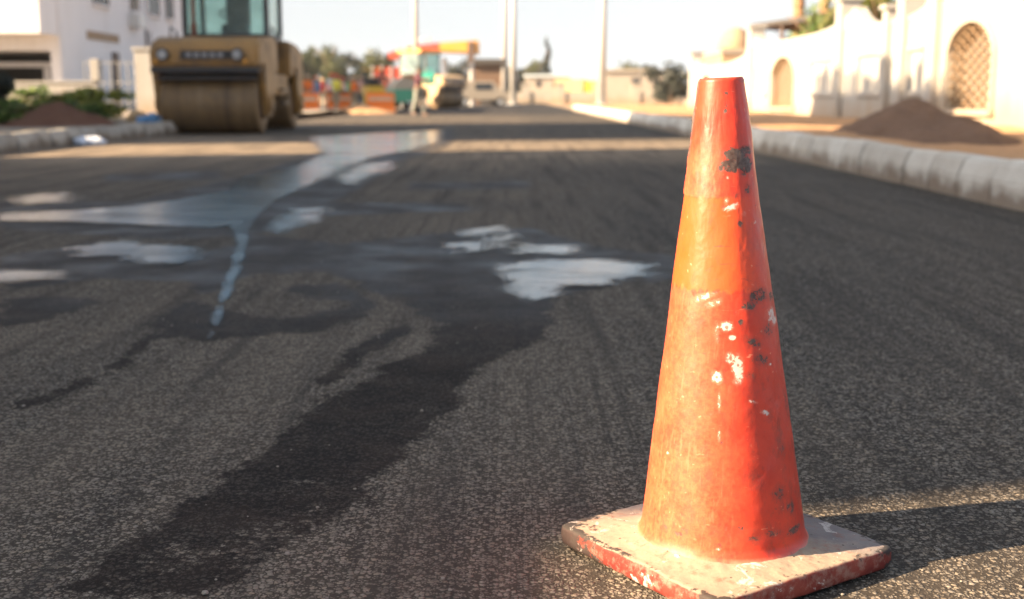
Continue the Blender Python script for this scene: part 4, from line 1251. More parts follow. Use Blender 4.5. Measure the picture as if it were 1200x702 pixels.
# ------------------------------------------------------------------ rollers
def make_roller(name, label, loc, rz, roof='black', body='yellow', sc_=1.0, cabbed=True):
    """tandem roller: front towards -y, front drum centre at the origin"""
    t = thing(name, label, 'road roller', loc, rz)
    dr = 0.56; dw = 0.90; WB = 3.5
    for y0_ in (0, WB):
        b = MB(); n = 48
        prof_ = [(-dw, dr * 0.55), (-dw, dr * 0.93), (-dw + 0.02, dr * 0.985), (-dw + 0.035, dr), (dw - 0.035, dr), (dw - 0.02, dr * 0.985), (dw, dr * 0.93), (dw, dr * 0.55)]
        rg = []
        for x, r in prof_:
            rg.append([b.bm.verts.new((x, y0_ + math.cos(2 * math.pi * k / n) * r, dr + math.sin(2 * math.pi * k / n) * r)) for k in range(n)])
        for a, c in zip(rg, rg[1:]):
            for k in range(n): b.bm.faces.new((a[k], a[(k + 1) % n], c[(k + 1) % n], c[k]))
        d = b.obj('drum', M['drum'], t, True)
        b = MB(); b.cyl((-dw + 0.06, y0_, dr), (dw - 0.06, y0_, dr), dr * 0.56, n=28); b.obj('hub', M['rust'], d)
        # yoke arms holding the drum
        for s in (-1, 1):
            b = MB()
            x = s * (dw + 0.03)
            b.prism([(x, y0_ - 0.17, 0.32), (x, y0_ + 0.17, 0.32), (x, y0_ + 0.42, 1.12), (x, y0_ + 0.42, 1.3), (x, y0_ - 0.42, 1.3), (x, y0_ - 0.42, 1.12)], (s * 0.12, 0, 0))
            b.cyl((x + s * 0.12, y0_, dr), (x + s * 0.17, y0_, dr), 0.16, n=20)
            b.obj('drum_yoke', M[body], t)
        # scraper bar
        sg = -1 if y0_ == 0 else 1
        MB().box((-0.93, y0_ + sg * 0.60, 1.0), (0.93, y0_ + sg * 0.52, 1.06)).obj('scraper', M['blackpaint'], t)
    # front hood: chamfered box, slopes up to the cab
    def hood(y0_, y1_, sgn):
        b = MB()
        prof2 = [(y0_, 1.24), (y0_, 1.52), (y0_ + sgn * 0.14, 1.70), (y0_ + sgn * 0.6, 1.80), (y1_, 1.84), (y1_, 1.10), (y0_ + sgn * 0.25, 1.16)]
        pts = [(-1.0, p[0], p[1]) for p in prof2]
        b.prism(pts, (2.0, 0, 0))
        es = [e for e in b.bm.edges]
        bmesh.ops.bevel(b.bm, geom=es, offset=0.05, segments=3, affect='EDGES')
        return b.obj('hood', M[body], t, False)
    h1 = hood(-0.72, 1.15, 1)
    MB().box((-1.0, -0.70, 1.12), (1.0, -0.60, 1.235), 0.01).obj('bumper_bar', M['blackpaint'], h1)
    g = MB().box((-0.42, -0.762, 1.36), (0.50, -0.722, 1.52), 0.012).obj('badge_plate', M['blackpaint'], h1)
    b = MB()
    for k in range(5): b.box((-0.32 + k * 0.145, -0.772, 1.40), (-0.22 + k * 0.145, -0.7635, 1.48), 0.004)
    b.obj('badge_marks', M['badge'], g)
    for x in (-0.74, 0.62):
        l = MB(); l.cyl((x, -0.735, 1.45), (x, -0.80, 1.45), 0.115, n=24); l = l.obj('headlight', M['blackpaint'], h1)
        MB().cyl((x, -0.803, 1.45), (x, -0.815, 1.45), 0.082, n=24).obj('lens', M['lamp'], l)
        MB().box((x - 0.17 if x < 0 else x + 0.1, -0.78, 1.29), (x - 0.1 if x < 0 else x + 0.17, -0.735, 1.36), 0.008).obj('indicator', M['orange_roof'], h1)
    h2 = hood(WB + 0.72, 2.55, -1)
    # frame between drums with articulation
    MB().box((-0.92, 1.0, 0.72), (0.92, 2.7, 1.14), 0.04).obj('frame', M[body], t)
    MB().box((-0.55, 0.6, 0.55), (0.55, 2.9, 0.715), 0.03).obj('articulation', M['black'], t)
    for s in (-1, 1):
        st_ = MB()
        for z in (0.55, 0.82): st_.box((s * 0.93 - 0.12 * (s < 0), 1.5, z), (s * 0.93 + 0.12 * (s > 0), 2.1, z + 0.03))
        st_.obj('step', M['blackpaint'], t)
        b = MB(); b.tube([(s * 0.98, 1.18, 1.2), (s * 0.98, 1.18, 1.95), (s * 0.98, 0.75, 2.02), (s * 0.98, 0.7, 1.84)], 0.02, 8); b.obj('handrail', M['blackpaint'], t)
    # cab
    cab = thing('cab', None, None); cab.parent = t
    cy0, cy1, cx, z0, z1 = 1.15, 2.65, 0.80, 1.86, 3.02
    b = MB(); b.box((-cx - 0.05, cy0 - 0.02, 1.80), (cx + 0.05, cy1, z0 + 0.06), 0.02); b.obj('cab_floor', M['blackpaint'], cab)
    if cabbed:
        MB().box((-cx + 0.06, cy0 + 0.01, z0 + 0.06), (cx - 0.06, cy0 + 0.025, z1 - 0.02)).obj('windscreen', M['cabglass'], cab)
        for s in (-1, 1):
            MB().box((s * cx - 0.01, cy0 + 0.07, z0 + 0.06), (s * cx + 0.005, cy1 - 0.07, z1 - 0.02)).obj('side_window', M['cabglass'], cab)
        MB().box((-cx + 0.06, cy1 - 0.03, z0 + 0.06), (cx - 0.06, cy1 - 0.015, z1 - 0.02)).obj('rear_window', M['cabglass'], cab)
    for sx in (-1, 1):
        for yy in (cy0 + 0.02, cy1 - 0.04):
            MB().box((sx * cx - 0.05, yy - 0.045, z0 + 0.06), (sx * cx + 0.05, yy + 0.045, z1)).obj('pillar', M['blackpaint'], cab)
    MB().box((-cx - 0.12, cy0 - 0.18, z1 + 0.002), (cx + 0.12, cy1 + 0.12, z1 + 0.17), 0.04).obj('roof', M[roof] if roof in M else M['blackpaint'], cab)
    MB().cyl((0, 1.95, z1 + 0.17), (0, 1.95, z1 + 0.3), 0.07, n=14).obj('beacon', M['orange_roof'], cab)
    s_ = MB(); s_.box((-0.26, 1.85, 1.92), (0.26, 2.32, 2.15), 0.06); s_.box((-0.25, 2.28, 2.13), (0.25, 2.42, 2.75), 0.06); s_.obj('seat', M['black'], cab)
    w_ = MB(); w_.cyl((0, 1.35, 1.92), (0, 1.52, 2.3), 0.03, n=8); w_.ring((0, 1.53, 2.32), (0, 0.4, 0.9), 0.2, 0.17, 0.03); w_.obj('steering_wheel', M['black'], cab)
    b = MB(); b.cyl((-0.58, 0.95, 1.8), (-0.58, 0.95, 2.95), 0.045, n=12); b.cyl((-0.58, 0.95, 1.8), (-0.58, 0.95, 2.1), 0.07, n=12); b.obj('exhaust_pipe', M['rust'], t)
    if sc_ != 1: t.scale = (sc_,) * 3
    return t


rp = G(247, 156.5)
ry_ = rp.y + 0.1
make_roller('road_roller', 'large dusty yellow tandem roller with a glazed cab in the shade', (PY(252, 120, ry_).x, ry_, 0), R(0.5))
rq = PY(536, 110, 72.0)
make_roller('road_roller', 'distant tan roller with an orange-yellow roof behind the walking man', (rq.x - 0.7, 72.0, 0), R(52), 'orange_roof', 'tan', 1.08)


# ------------------------------------------------------------------ people
def skin_obj(name, pts, edges, radii, mat, parent, root=0, sub=1):
    me = bpy.data.meshes.new(name)
    me.from_pydata([tuple(p) for p in pts], edges, [])
    o = link(name, me, mat, parent)
    sm = o.modifiers.new('skin', 'SKIN'); sm.use_smooth_shade = True
    lay = me.skin_vertices[0] if me.skin_vertices else None
    if lay is None:
        bpy.context.view_layer.objects.active = o
    for k, r in enumerate(radii):
        rr2 = r if isinstance(r, tuple) else (r, r)
        me.skin_vertices[0].data[k].radius = rr2
        me.skin_vertices[0].data[k].use_root = (k == root)
    sb = o.modifiers.new('subd', 'SUBSURF'); sb.levels = sub; sb.render_levels = sub
    return o


def person(label, loc, rz, top, legs, hat=None, stride=0.0, vest=None, armL=(-0.05, 0.0), armR=(-0.05, 0.0), h=1.72, stoop=0.0):
    """standing / walking figure facing -y; arm = (forward swing, elbow bend)"""
    t = thing('person', label, 'person', loc, rz)
    s = h / 1.72
    V = lambda x, y, z: Vector((x * s, y * s, z * s))
    st = stride
    hip, chest, neck, head = V(0, 0, .93), V(0, -stoop * .5, 1.30), V(0, -.02 - stoop, 1.46), V(0, -.035 - stoop * 1.1, 1.58)
    P = [V(0, 0, 0.95), V(0, -stoop * .3, 1.12), chest, V(0, -.01 - stoop, 1.42), neck, head, V(0, -.02 - stoop * 1.1, 1.67)]
    Rr = [(.155 * s, .11 * s), (.135 * s, .10 * s), (.165 * s, .115 * s), (.10 * s, .08 * s), .053 * s, (.078 * s, .092 * s), (.06 * s, .07 * s)]
    E = [(0, 1), (1, 2), (2, 3), (3, 4), (4, 5), (5, 6)]
    arms = {}
    for sg, (sw, bd) in ((1, armL), (-1, armR)):
        i0 = len(P)
        sh = V(sg * .185, -stoop * .9, 1.40)
        el = sh + V(sg * .05, -math.sin(sw) * .28, -math.cos(sw) * .28)
        wr = el + V(0, -math.sin(sw + bd) * .25, -math.cos(sw + bd) * .25)
        hd = wr + V(0, -math.sin(sw + bd) * .08, -math.cos(sw + bd) * .08)
        P += [sh, el, wr, hd]; Rr += [.062 * s, .045 * s, .03 * s, (.022 * s, .038 * s)]
        E += [(3, i0), (i0, i0 + 1), (i0 + 1, i0 + 2), (i0 + 2, i0 + 3)]
        # five fingers
        f0 = len(P)
        dv = (hd - wr).normalized()
        for k in range(4):
            off = (k - 1.5) * .018
            L = (.062, .075, .07, .055)[k]
            P.append(hd + V(0, off, 0) + dv * L * s + V(-sg * .012, 0, 0)); Rr.append(.009 * s); E.append((i0 + 3, f0 + k))
        P.append(wr + dv * .05 * s + V(-sg * .02, -.045, 0)); Rr.append(.010 * s); E.append((i0 + 2, f0 + 4))
        arms[sg] = (sh, el, wr, hd)
    lg = {}
    for sg in (1, -1):
        i0 = len(P); f = st * sg
        hp = V(sg * .09, 0, .90); kn = V(sg * .095, -f * .22 - .02, .50); an = V(sg * .095, -f * .36 + (0.05 if f < 0 else 0), .09 + (0.05 if f < 0 else 0)); to = an + V(0, -.16, -.055)
        P += [hp, kn, an, to]; Rr += [.088 * s, .058 * s, .04 * s, (.045 * s, .03 * s)]
        E += [(0, i0), (i0, i0 + 1), (i0 + 1, i0 + 2), (i0 + 2, i0 + 3)]
        lg[sg] = (hp, kn, an, to)
    skin_obj('body', P, E, Rr, M['skin'], t)
    # trousers and shirt follow the body a little outside it
    TP = [V(0, 0, 0.97)]; TR = [(.168 * s, .125 * s)]; TE = []
    for sg in (1, -1):
        i0 = len(TP); hp, kn, an, to = lg[sg]
        TP += [hp, kn, an + V(0, 0, .03)]; TR += [.105 * s, .08 * s, .07 * s]; TE += [(0, i0), (i0, i0 + 1), (i0 + 1, i0 + 2)]
    skin_obj('trousers', TP, TE, TR, M[legs], t)
    SP = [V(0, 0, .93), V(0, -stoop * .3, 1.12), chest, V(0, -.01 - stoop, 1.41)]; SR = [(.175 * s, .13 * s), (.155 * s, .12 * s), (.183 * s, .132 * s), (.115 * s, .09 * s)]
    SE = [(0, 1), (1, 2), (2, 3)]
    for sg in (1, -1):
        i0 = len(SP); sh, el, wr, hd = arms[sg]
        SP += [sh, el, el.lerp(wr, .8)]; SR += [.075 * s, .058 * s, .045 * s]; SE += [(3, i0), (i0, i0 + 1), (i0 + 1, i0 + 2)]
    skin_obj('shirt', SP, SE, SR, M[top], t, 1)
    if vest:
        skin_obj('vest', [V(0, 0, .98), V(0, -stoop * .3, 1.15), chest, V(0, -stoop * .8, 1.39)], [(0, 1), (1, 2), (2, 3)],
                 [(.185 * s, .142 * s), (.175 * s, .135 * s), (.2 * s, .145 * s), (.15 * s, .105 * s)], M[vest], t)
    hb_ = MB()
    if hat:
        hb_.ball(head + V(0, .0, .065), .108 * s, 3, (.95, 1.08, .85))
        for v in hb_.bm.verts: v.co.z = max(v.co.z, (head + V(0, 0, .055)).z)
        hb_.cyl(head + V(0, -.015, .05), head + V(0, -.015, .062), .128 * s, n=20)
        hb_.obj('helmet', M[hat], t, True)
    else:
        hb_.ball(head + V(0, .018, .045), .1 * s, 3, (.9, 1.0, .95))
        hb_.obj('hair', M['hair'], t, True)
    for sg in (1, -1):
        MB().ball(head + V(sg * .03, -.085, .005), .011 * s, 2).obj('eye', M['hair'], t)
        MB().ball(head + V(sg * .082, .0, -.005), .026 * s, 2, (.4, .8, 1.2)).obj('ear', M['skin'], t)
        b = MB(); a = lg[sg][2]; b.box(a + V(-.05, -.2, -.09), a + V(.05, .06, -.02), .02 * s); b.obj('shoe', M['black'], t)
    b = MB(); b.cyl(head + V(0, -.08, .015), head + V(0, -.11, -.025), .008 * s, .017 * s, n=8); b.obj('nose', M['skin'], t)
    b = MB(); b.box(head + V(-.025, -.092, -.055), head + V(.025, -.08, -.045)); b.obj('mouth', M['rust'], t)
    return t, arms


def hold(p, rz, loc, a):
    return Matrix.Rotation(rz, 3, 'Z') @ a + Vector(loc)


pp = G(491, 137.5)
pt, arms = person('man in a dark maroon top and pale trousers walking across the road', (pp.x, pp.y, 0), R(62), 'shirt_maroon', 'trousers_pale', None, 0.42, None, (-0.45, .2), (1.1, 0.5))
hd = hold(None, R(62), (pp.x, pp.y, 0), arms[-1][3])
bag = MB()
bag.box((-0.2, -0.13, -0.42), (0.2, 0.13, -0.05), 0.05)
bagm = bag
bo = thing('carry_bag', 'teal bag held by the walking man in maroon', 'bag', (PY(502.5, 90, pp.y - 0.15).x, pp.y - 0.15, PY(500, 84, pp.y).z))
bag.obj('bag_body', M['teal'], bo)
MB().tube([(-0.12, 0, -0.06), (-0.1, 0, 0.06), (0, 0, 0.09), (0.1, 0, 0.06), (0.12, 0, -0.06)], 0.015, 8).obj('strap', M['teal'], bo)

Yc = 58.0
for (xp, dy, lab, top, lgs, hat, vest, rz, h) in (
        (361, 0, 'worker in an orange vest standing just right of the big roller', 'vest_orange', 'trousers_khaki', 'cap_tan', 'vest_orange', 20, 1.72),
        (371, 3, 'worker in a blue shirt beside the orange-vested worker', 'shirt_blue', 'shirt_blue', 'helmet_red', None, -30, 1.7),
        (389, 1, 'worker with a red helmet and white shirt in the middle of the group', 'shirt_white', 'trousers_dark', 'helmet_red', None, 10, 1.8),
        (394, -2, 'worker in a bright yellow vest left of the yellow machine', 'vest_yellow', 'trousers_khaki', 'helmet_red', 'vest_yellow', 160, 1.7),
        (409, 2, 'worker in a green shirt between the yellow vest and the yellow machine', 'shirt_green', 'trousers_khaki', 'cap_tan', None, 70, 1.62),
        (424, 6, 'man in a pink shirt standing behind the yellow machine', 'shirt_pink', 'trousers_dark', 'cap_tan', None, -20, 1.78)):
    Y_ = Yc + dy
    person(lab, (PY(xp, 110, Y_).x, Y_, 0), R(rz), top, lgs, hat, random.uniform(0.1, 0.5), vest, (random.uniform(-.3, .9), random.uniform(0, .8)), (random.uniform(-.3, .9), random.uniform(0, .8)), h)


for (xp, Y_, lab, top, lgs, hat, vest, rz, h) in (
        (352, 66, 'worker in orange overalls half hidden by the roller rear drum', 'vest_orange', 'vest_orange', 'helmet_red', None, 0, 1.74),
        (378, 68, 'worker in red and khaki between the blue shirt and the white shirt', 'helmet_red', 'trousers_khaki', 'cap_tan', None, 40, 1.7),
        (402, 67, 'worker in pink with dark trousers behind the green shirt', 'shirt_pink', 'trousers_dark', 'helmet_red', None, -50, 1.75),
        (415, 55, 'worker in orange bending beside the tan loader', 'vest_orange', 'trousers_khaki', 'cap_tan', 'vest_orange', 80, 1.6),
        (455, 63, 'worker in a red top right of the small yellow loader', 'helmet_red', 'trousers_dark', 'cap_tan', None, -20, 1.72)):
    person(lab, (PY(xp, 110, Y_).x, Y_, 0), R(rz), top, lgs, hat, random.uniform(0.1, 0.4), vest, (random.uniform(-.3, .9), random.uniform(0, .8)), (random.uniform(-.3, .9), random.uniform(0, .8)), h)


def barrier(label, loc, rz):
    t = thing('road_barrier', label, 'barrier', loc, rz, 'orange barriers by the workers')
    b = MB(); b.prism([(-.6, -.25, 0), (-.6, -.08, .3), (-.6, -.07, .85), (-.6, .07, .85), (-.6, .08, .3), (-.6, .25, 0)], (1.2, 0, 0))
    bmesh.ops.bevel(b.bm, geom=list(b.bm.edges), offset=.02, segments=2, affect='EDGES'); b.obj('shell', M['vest_orange'], t)
    MB().box((-.5, -.082, .52), (.5, -.073, .68)).obj('white_stripe', M['cap_tan'], t)
    return t


br0 = barrier('orange plastic barrier right of the big roller rear drum', (PY(357, 115, 52).x, 52, 0), R(10))
for xp, Y_, rz, lab in ((398, 57, 25, 'orange plastic barrier left of the tan loader'),
                        (446, 52, 5, 'orange plastic barrier in front of the yellow loader')):
    dup(br0, (PY(xp, 115, Y_).x, Y_, 0), R(rz), lab)
mound('pinkish heap of road base in front of the workers', (PY(425, 120, 50).x, 50.0, -0.02), 1.5, 0.9, 0.42, M['verge'], 9)


# ------------------------------------------------------------------ small machines in the distance
def wheel(parent, c, r, w, axis=(1, 0, 0)):
    ax = Vector(axis); c = Vector(c)
    b = MB(); b.ring(c, axis, r, r * 0.55, w, 28); t_ = b.obj('wheel', M['black'], parent)
    MB().cyl(c - ax * w * 0.45, c + ax * w * 0.45, r * 0.56, n=20).obj('rim', M['steel'], t_)
    return t_


def loader(label, loc, rz, mat, s=1.0):
    t = thing('wheel_loader', label, 'loader', loc, rz)
    b = MB(); b.prism([(-.55, .2, .55), (-.55, 1.9, .55), (-.55, 1.9, 1.25), (-.55, 1.0, 1.35), (-.55, .2, 1.0)], (1.1, 0, 0)); b.obj('chassis', M[mat], t)
    for sx in (-1, 1):
        for yy in (.35, 1.6): wheel(t, (sx * .68, yy, .42), .42, .28)
        for yy in (.85, 1.55): MB().box((sx * .45 - .04, yy - .04, 1.3), (sx * .45 + .04, yy + .04, 2.15)).obj('cab_post', M['blackpaint'], t)
        MB().tube([(sx * .42, .8, 1.25), (sx * .42, 0, 1.1), (sx * .42, -.7, .5)], .07, 8).obj('arm', M[mat], t)
    MB().box((-.55, .75, 2.152), (.55, 1.7, 2.24), .02).obj('roof', M[mat], t)
    MB().box((-.3, 1.05, 1.352), (.3, 1.5, 1.75), .05).obj('seat', M['black'], t)
    b = MB(); b.prism([(-.8, -.6, .2), (-.8, -.65, .85), (-.8, -.75, .85), (-.8, -1.15, .2), (-.8, -1.15, .14), (-.8, -.6, .14)], (1.6, 0, 0)); b.obj('bucket', M[mat], t)
    t.scale = (s,) * 3
    return t


loader('small yellow loader with a roof in front of the red fence', (PY(441, 110, 60).x, 60, 0), R(15), 'bright_yellow', 0.92)
loader('tan loader parked left of the yellow loader', (PY(425, 110, 64).x, 64, 0), R(-50), 'tan', 0.8)
# green trailer with cream cover
tr = thing('trailer', 'green two-wheeled trailer with a cream canvas cover left of the walking man', 'trailer', (PY(472, 110, 56).x, 56, 0), R(20))
MB().box((-.58, -.7, .42), (.58, .9, 1.02), .05).obj('body', M['green_paint'], tr)
b = MB(); n = 12
b.prism([(math.cos(math.pi * k / n) * .58, -.66, 1.025 + math.sin(math.pi * k / n) * .52) for k in range(n + 1)], (0, 1.5, 0)); b.obj('canvas_cover', M['canvas'], tr)
for sx in (-1, 1): wheel(tr, (sx * .66, .1, .34), .34, .14)
MB().tube([(0, -.7, .45), (0, -1.4, .4), (0, -1.6, .5)], .04, 8).obj('drawbar', M['steel'], tr)
MB().cyl((0, -1.3, .42), (0, -1.3, 0.0), .03, n=8).obj('prop_stand', M['steel'], tr)
# red slatted fence behind the workers
rf = thing('site_fence', 'red site fence panel behind the workers', 'fence', (0, 70, 0))
xa, xb_ = PY(436, 80, 70).x, PY(470, 80, 70).x
MB().box((xa, 0, 1.5), (xb_, .05, PY(450, 79, 70).z)).obj('panel', M['red'], rf)
for f in (0, .33, .66, 1): MB().box((xa + (xb_ - xa) * f - .04, -.05, -.1), (xa + (xb_ - xa) * f + .04, .048 - .05, 2.45)).obj('post', M['steel'], rf)

# petrol-station-like canopy with red and orange fascia
cp_ = thing('canopy', 'red and orange roofed canopy on white posts behind the distant roller', 'canopy', (0, 95, 0))
q0 = PY(455, 62, 95); q1 = PY(480, 54, 95); q2 = PY(560, 47, 95)
L2 = Vector((0, 0, -0.75))
b = MB(); b.prism([(q0.x, 0, q0.z), (q1.x, 0, q1.z), (PY(515, 50, 95).x, 0, PY(515, 50, 95).z), (PY(515, 50, 95).x, 0, PY(515, 50, 95).z - .62), (q1.x, 0, q1.z - .6), (q0.x, 0, q0.z - .45)], (0, 5, 0)); b.obj('red_fascia', M['red'], cp_)
b = MB(); b.prism([(PY(515, 50, 95).x + .003, 0, PY(515, 50, 95).z), (q2.x, 0, q2.z), (q2.x, 0, q2.z - .95), (PY(515, 50, 95).x + .003, 0, PY(515, 50, 95).z - .62)], (0, 5, 0)); b.obj('orange_fascia', M['orange_roof'], cp_)
b = MB(); b.box((PY(548, 50, 95).x, -.1, PY(548, 72, 95).z), (PY(556, 50, 95).x, -.003, PY(548, 49, 95).z)); b.obj('dark_end_panel', M['frame_brown'], cp_)
for xp in (476, 520, 552):
    p = PY(xp, 60, 95)
    MB().cyl((p.x, 1.0, -.2), (p.x, 1.0, p.z - .5), .2, n=12).obj('post', M['polewhite'], cp_)
sh_ = thing('shed', 'dark brown roofed shed between the distant roller and the paired poles', 'shed', (0, 105, 0))
xa, xb_ = PY(552, 80, 105).x, PY(590, 80, 105).x
MB().box((xa, 0, -.2), (xb_, 4, PY(570, 76, 105).z)).obj('wall', M['bark'], sh_)
zt = PY(570, 76, 105).z
b = MB(); b.prism([(xa - .3, -.4, zt + .002), (xb_ + .3, -.4, zt + .002), (xb_ + .3, 4.4, zt + .002), (xa - .3, 4.4, zt + .002)], (0, 0, .5)); b.obj('roof', M['dark_open'], sh_)
MB().box((xa + .8, -.05, .0), (xa + 1.7, -.003, 2.0)).obj('door', M['dark_open'], sh_)
vn = thing('van', 'cream van parked right of the distant roller', 'van', (PY(563, 100, 88).x, 88, 0), R(100))
b = MB(); b.prism([(-.85, -2.0, .45), (-.85, -2.0, 1.0), (-.85, -1.35, 1.15), (-.85, -.85, 1.8), (-.85, 2.0, 1.85), (-.85, 2.0, .45)], (1.7, 0, 0)); bmesh.ops.bevel(b.bm, geom=list(b.bm.edges), offset=.06, segments=2, affect='EDGES'); b.obj('body', M['canvas'], vn)
for sx in (-1, 1):
    for yy in (-1.3, 1.25): wheel(vn, (sx * .78, yy, .33), .33, .2)
    MB().box((sx * .862 - .008, -.7, 1.2), (sx * .862 + .008, .5, 1.65)).obj('side_window', M['winglass'], vn)
    MB().box((sx * .55 - .14, -2.03, .7), (sx * .55 + .14, -1.995, .86)).obj('headlight', M['lamp'], vn)


# ------------------------------------------------------------------ poles
def pole(label, xp, Y, r, h, arm=0.0, group=None):
    p = PY(xp, 100, Y)
    t = thing('lamp_post', label, 'lamp post', (p.x, Y, 0), 0, group)
    r *= 0.9
    MB().cyl((0, 0, -.2), (0, 0, h), r, r * 0.8, n=20).obj('pole', M['polewhite'], t, True)
    MB().cyl((0, 0, -.1), (0, 0, .12), r * 2.0, n=20).obj('base_plate', M['steel'], t)
    MB().tube([(0, 0, h - .05), (.5, -.5, h + .5), (1.4, -1.0, h + .6)], r * 0.4, 8).obj('arm', M['polewhite'], t)
    MB().box((1.2, -1.25, h + .5), (1.9, -.85, h + .68), .04).obj('lamp_head', M['steel'], t)
    return t


pole('tall white pole rising above the walking man', 487.5, 75, .21, 14)
pole('short white post left of the tall pole by the walking man', 474, 80, .17, PY(474, 58, 80).z)
pole('left of two close tall white poles in the road centre', 591, 105, .30, 16)
pole('right of two close tall white poles in the road centre', 601.5, 112, .34, 16.5)
pole('single thick white pole in front of the far white house', 705, 100, .42, 15)

# ------------------------------------------------------------------ far white boundary wall and houses
fw = thing('boundary_wall', 'far low white boundary wall with square piers across the road end', 'wall', (0, 128, 0))
xa, xb_ = PY(566, 110, 128).x, PY(800, 110, 128).x
MB().box((xa, 0, -.2), (xb_, .25, PY(600, 108, 128).z)).obj('panel', M['cream'], fw)
for xp in (568, 616, 657, 700, 745, 790):
    p = PY(xp, 99, 128); b = MB(); b.box((p.x - .45, -.15, -.2), (p.x + .45, .4, p.z)); b.box((p.x - .55, -.25, p.z + .002), (p.x + .55, .5, p.z + .15)); b.obj('pier', M['cream'], fw)


def far_house(label, x0, x1, ytop, Y, mat, wins, roof=None):
    t = thing('house', label, 'house', (0, Y, 0))
    a, c = PY(x0, 100, Y).x, PY(x1, 100, Y).x; z = PY(x0, ytop, Y).z
    MB().box((a, 0, -.2), (c, 6, z)).obj('wall', M[mat], t)
    MB().box((a - .25, -.3, z + .002), (c + .25, 6.3, z + .3)).obj('roof', M[roof or mat], t)
    for (w0, w1, h0, h1) in wins:
        p, q_ = PY(w0, h0, Y), PY(w1, h1, Y)
        w = MB().box((p.x, -.06, q_.z), (q_.x, -.003, p.z)).obj('window', M['frame_brown'], t)
        MB().box((p.x + .1, -.08, q_.z + .1), (q_.x - .1, -.062, p.z - .1)).obj('pane', M['winglass'], w)
    return t


far_house('far low white house with one dark window', 708, 779, 84, 150, 'cream', ((740, 750, 91, 101), (765, 772, 93, 101)))
far_house('far pale house with a long pale blue roof', 616, 668, 90, 160, 'cream', ((628, 634, 94, 102), (648, 654, 94, 102)), 'paleblue')
dt = thing('dump_truck', 'yellow dump truck parked behind the far boundary wall', 'truck', (PY(678, 100, 134).x, 134, 0), R(80))
b = MB(); b.prism([(-1.1, -.6, 1.1), (-1.1, 2.3, 1.1), (-1.1, 2.6, 2.6), (-1.1, -.7, 2.6)], (2.2, 0, 0)); b.obj('tipper', M['tan'], dt)
b = MB(); b.prism([(-1.0, -2.3, .8), (-1.0, -2.3, 1.6), (-1.0, -2.0, 2.4), (-1.0, -.8, 2.45), (-1.0, -.8, .8)], (2.0, 0, 0)); b.obj('cab', M['bright_yellow'], dt)
MB().box((-.8, -2.33, 1.6), (.8, -2.1, 2.2)).obj('windscreen', M['winglass'], dt)
for sx in (-1, 1):
    for yy in (-1.5, .6, 1.7): wheel(dt, (sx * .95, yy, .5), .5, .3)
MB().box((-.45, -2.2, .7), (.45, 2.3, 1.0)).obj('chassis', M['black'], dt)

# ------------------------------------------------------------------ far trees
tl = [(343, 62, 7.5, 'pale olive tree at the left end of the far row beside the roller', 'leaf_olive'),
      (366, 55, 9.5, 'second far tree of the row, rounded and olive green', 'leaf_olive'),
      (386, 52, 9.5, 'tallest far tree of the row, above the red helmet', 'leaf_olive'),
      (408, 60, 8.5, 'darker far tree right of the tallest one', 'leaf_dark'),
      (438, 56, 9.5, 'yellowish olive far tree left of the red canopy', 'leaf_olive'),
      (455, 64, 6.0, 'small dark far tree touching the canopy end', 'leaf_dark')]
for k, (xp, yt, w, lab, mt) in enumerate(tl):
    Y_ = 150 + (k * 7) % 13
    tree('tree', lab, (PY(xp, 90, Y_).x, Y_, 0), PY(xp, yt, Y_).z, w * 0.62, M[mt], 40 + k, 2600, 0.27, 'row of far trees left of the canopy', 0.12)
for k, (xp, yt, w, lab, mt) in enumerate([(628, 70, 4.6, 'rounded bush-like tree left of the pointed dark conifer', 'leaf_olive'), (612, 80, 3.5, 'low dark tree behind the paired poles', 'leaf_dark'),
                                      (733, 70, 5.5, 'dark flat tree above the far white house', 'leaf_olive'), (757, 74, 4.5, 'brownish tree top above the right of the far house', 'leaf_dark'),
                                      (787, 70, 5.5, 'loose dark tree beside the end of the garden wall', 'leaf_dark'), (548, 66, 6.0, 'dark tree behind the shed', 'leaf_dark'), (585, 72, 5.0, 'dark green tree between the shed and the paired poles', 'leaf_dark')]):
    Y_ = 165 if k != 4 else 110
    tree('tree', lab, (PY(xp, 90, Y_).x, Y_, 0), PY(xp, yt, Y_).z, w, M[mt], 60 + k, 1800, 0.26, None, 0.15)
cf = thing('conifer', 'slim pointed dark conifer behind the pale blue roof', 'tree', (PY(641, 90, 168).x, 168, 0))
zt = PY(641, 46, 168).z
MB().tube([(0, 0, -.1), (0, 0, zt * .9)], [.16, .05], 8).obj('trunk', M['bark'], cf, True)
leaf_cloud('crown', [(.25 * math.sin(k), .25 * math.cos(k), zt * (.22 + .075 * k), max(.25, 1.05 - .09 * k), max(.25, 1.05 - .09 * k), .6) for k in range(11)], 1600, .22, M['leaf_dark'], cf, 77)

# ------------------------------------------------------------------ dusty air
hz = MB().box((-420, -60, -1.2), (420, 700, 19.5))
hm = bpy.data.materials.new('haze_air'); hm.use_nodes = True; hn = hm.node_tree; hn.nodes.remove(hn.nodes['Principled BSDF'])
pv = hn.nodes.new('ShaderNodeVolumePrincipled'); pv.inputs['Color'].default_value = (0.85, 0.92, 1.0, 1); pv.inputs['Density'].default_value = 0.00022
hn.links.new(pv.outputs[0], hn.nodes['Material Output'].inputs['Volume'])
hz.obj('haze', hm, None, False, label='pale dusty air over the whole street', cat='haze', kind='stuff')

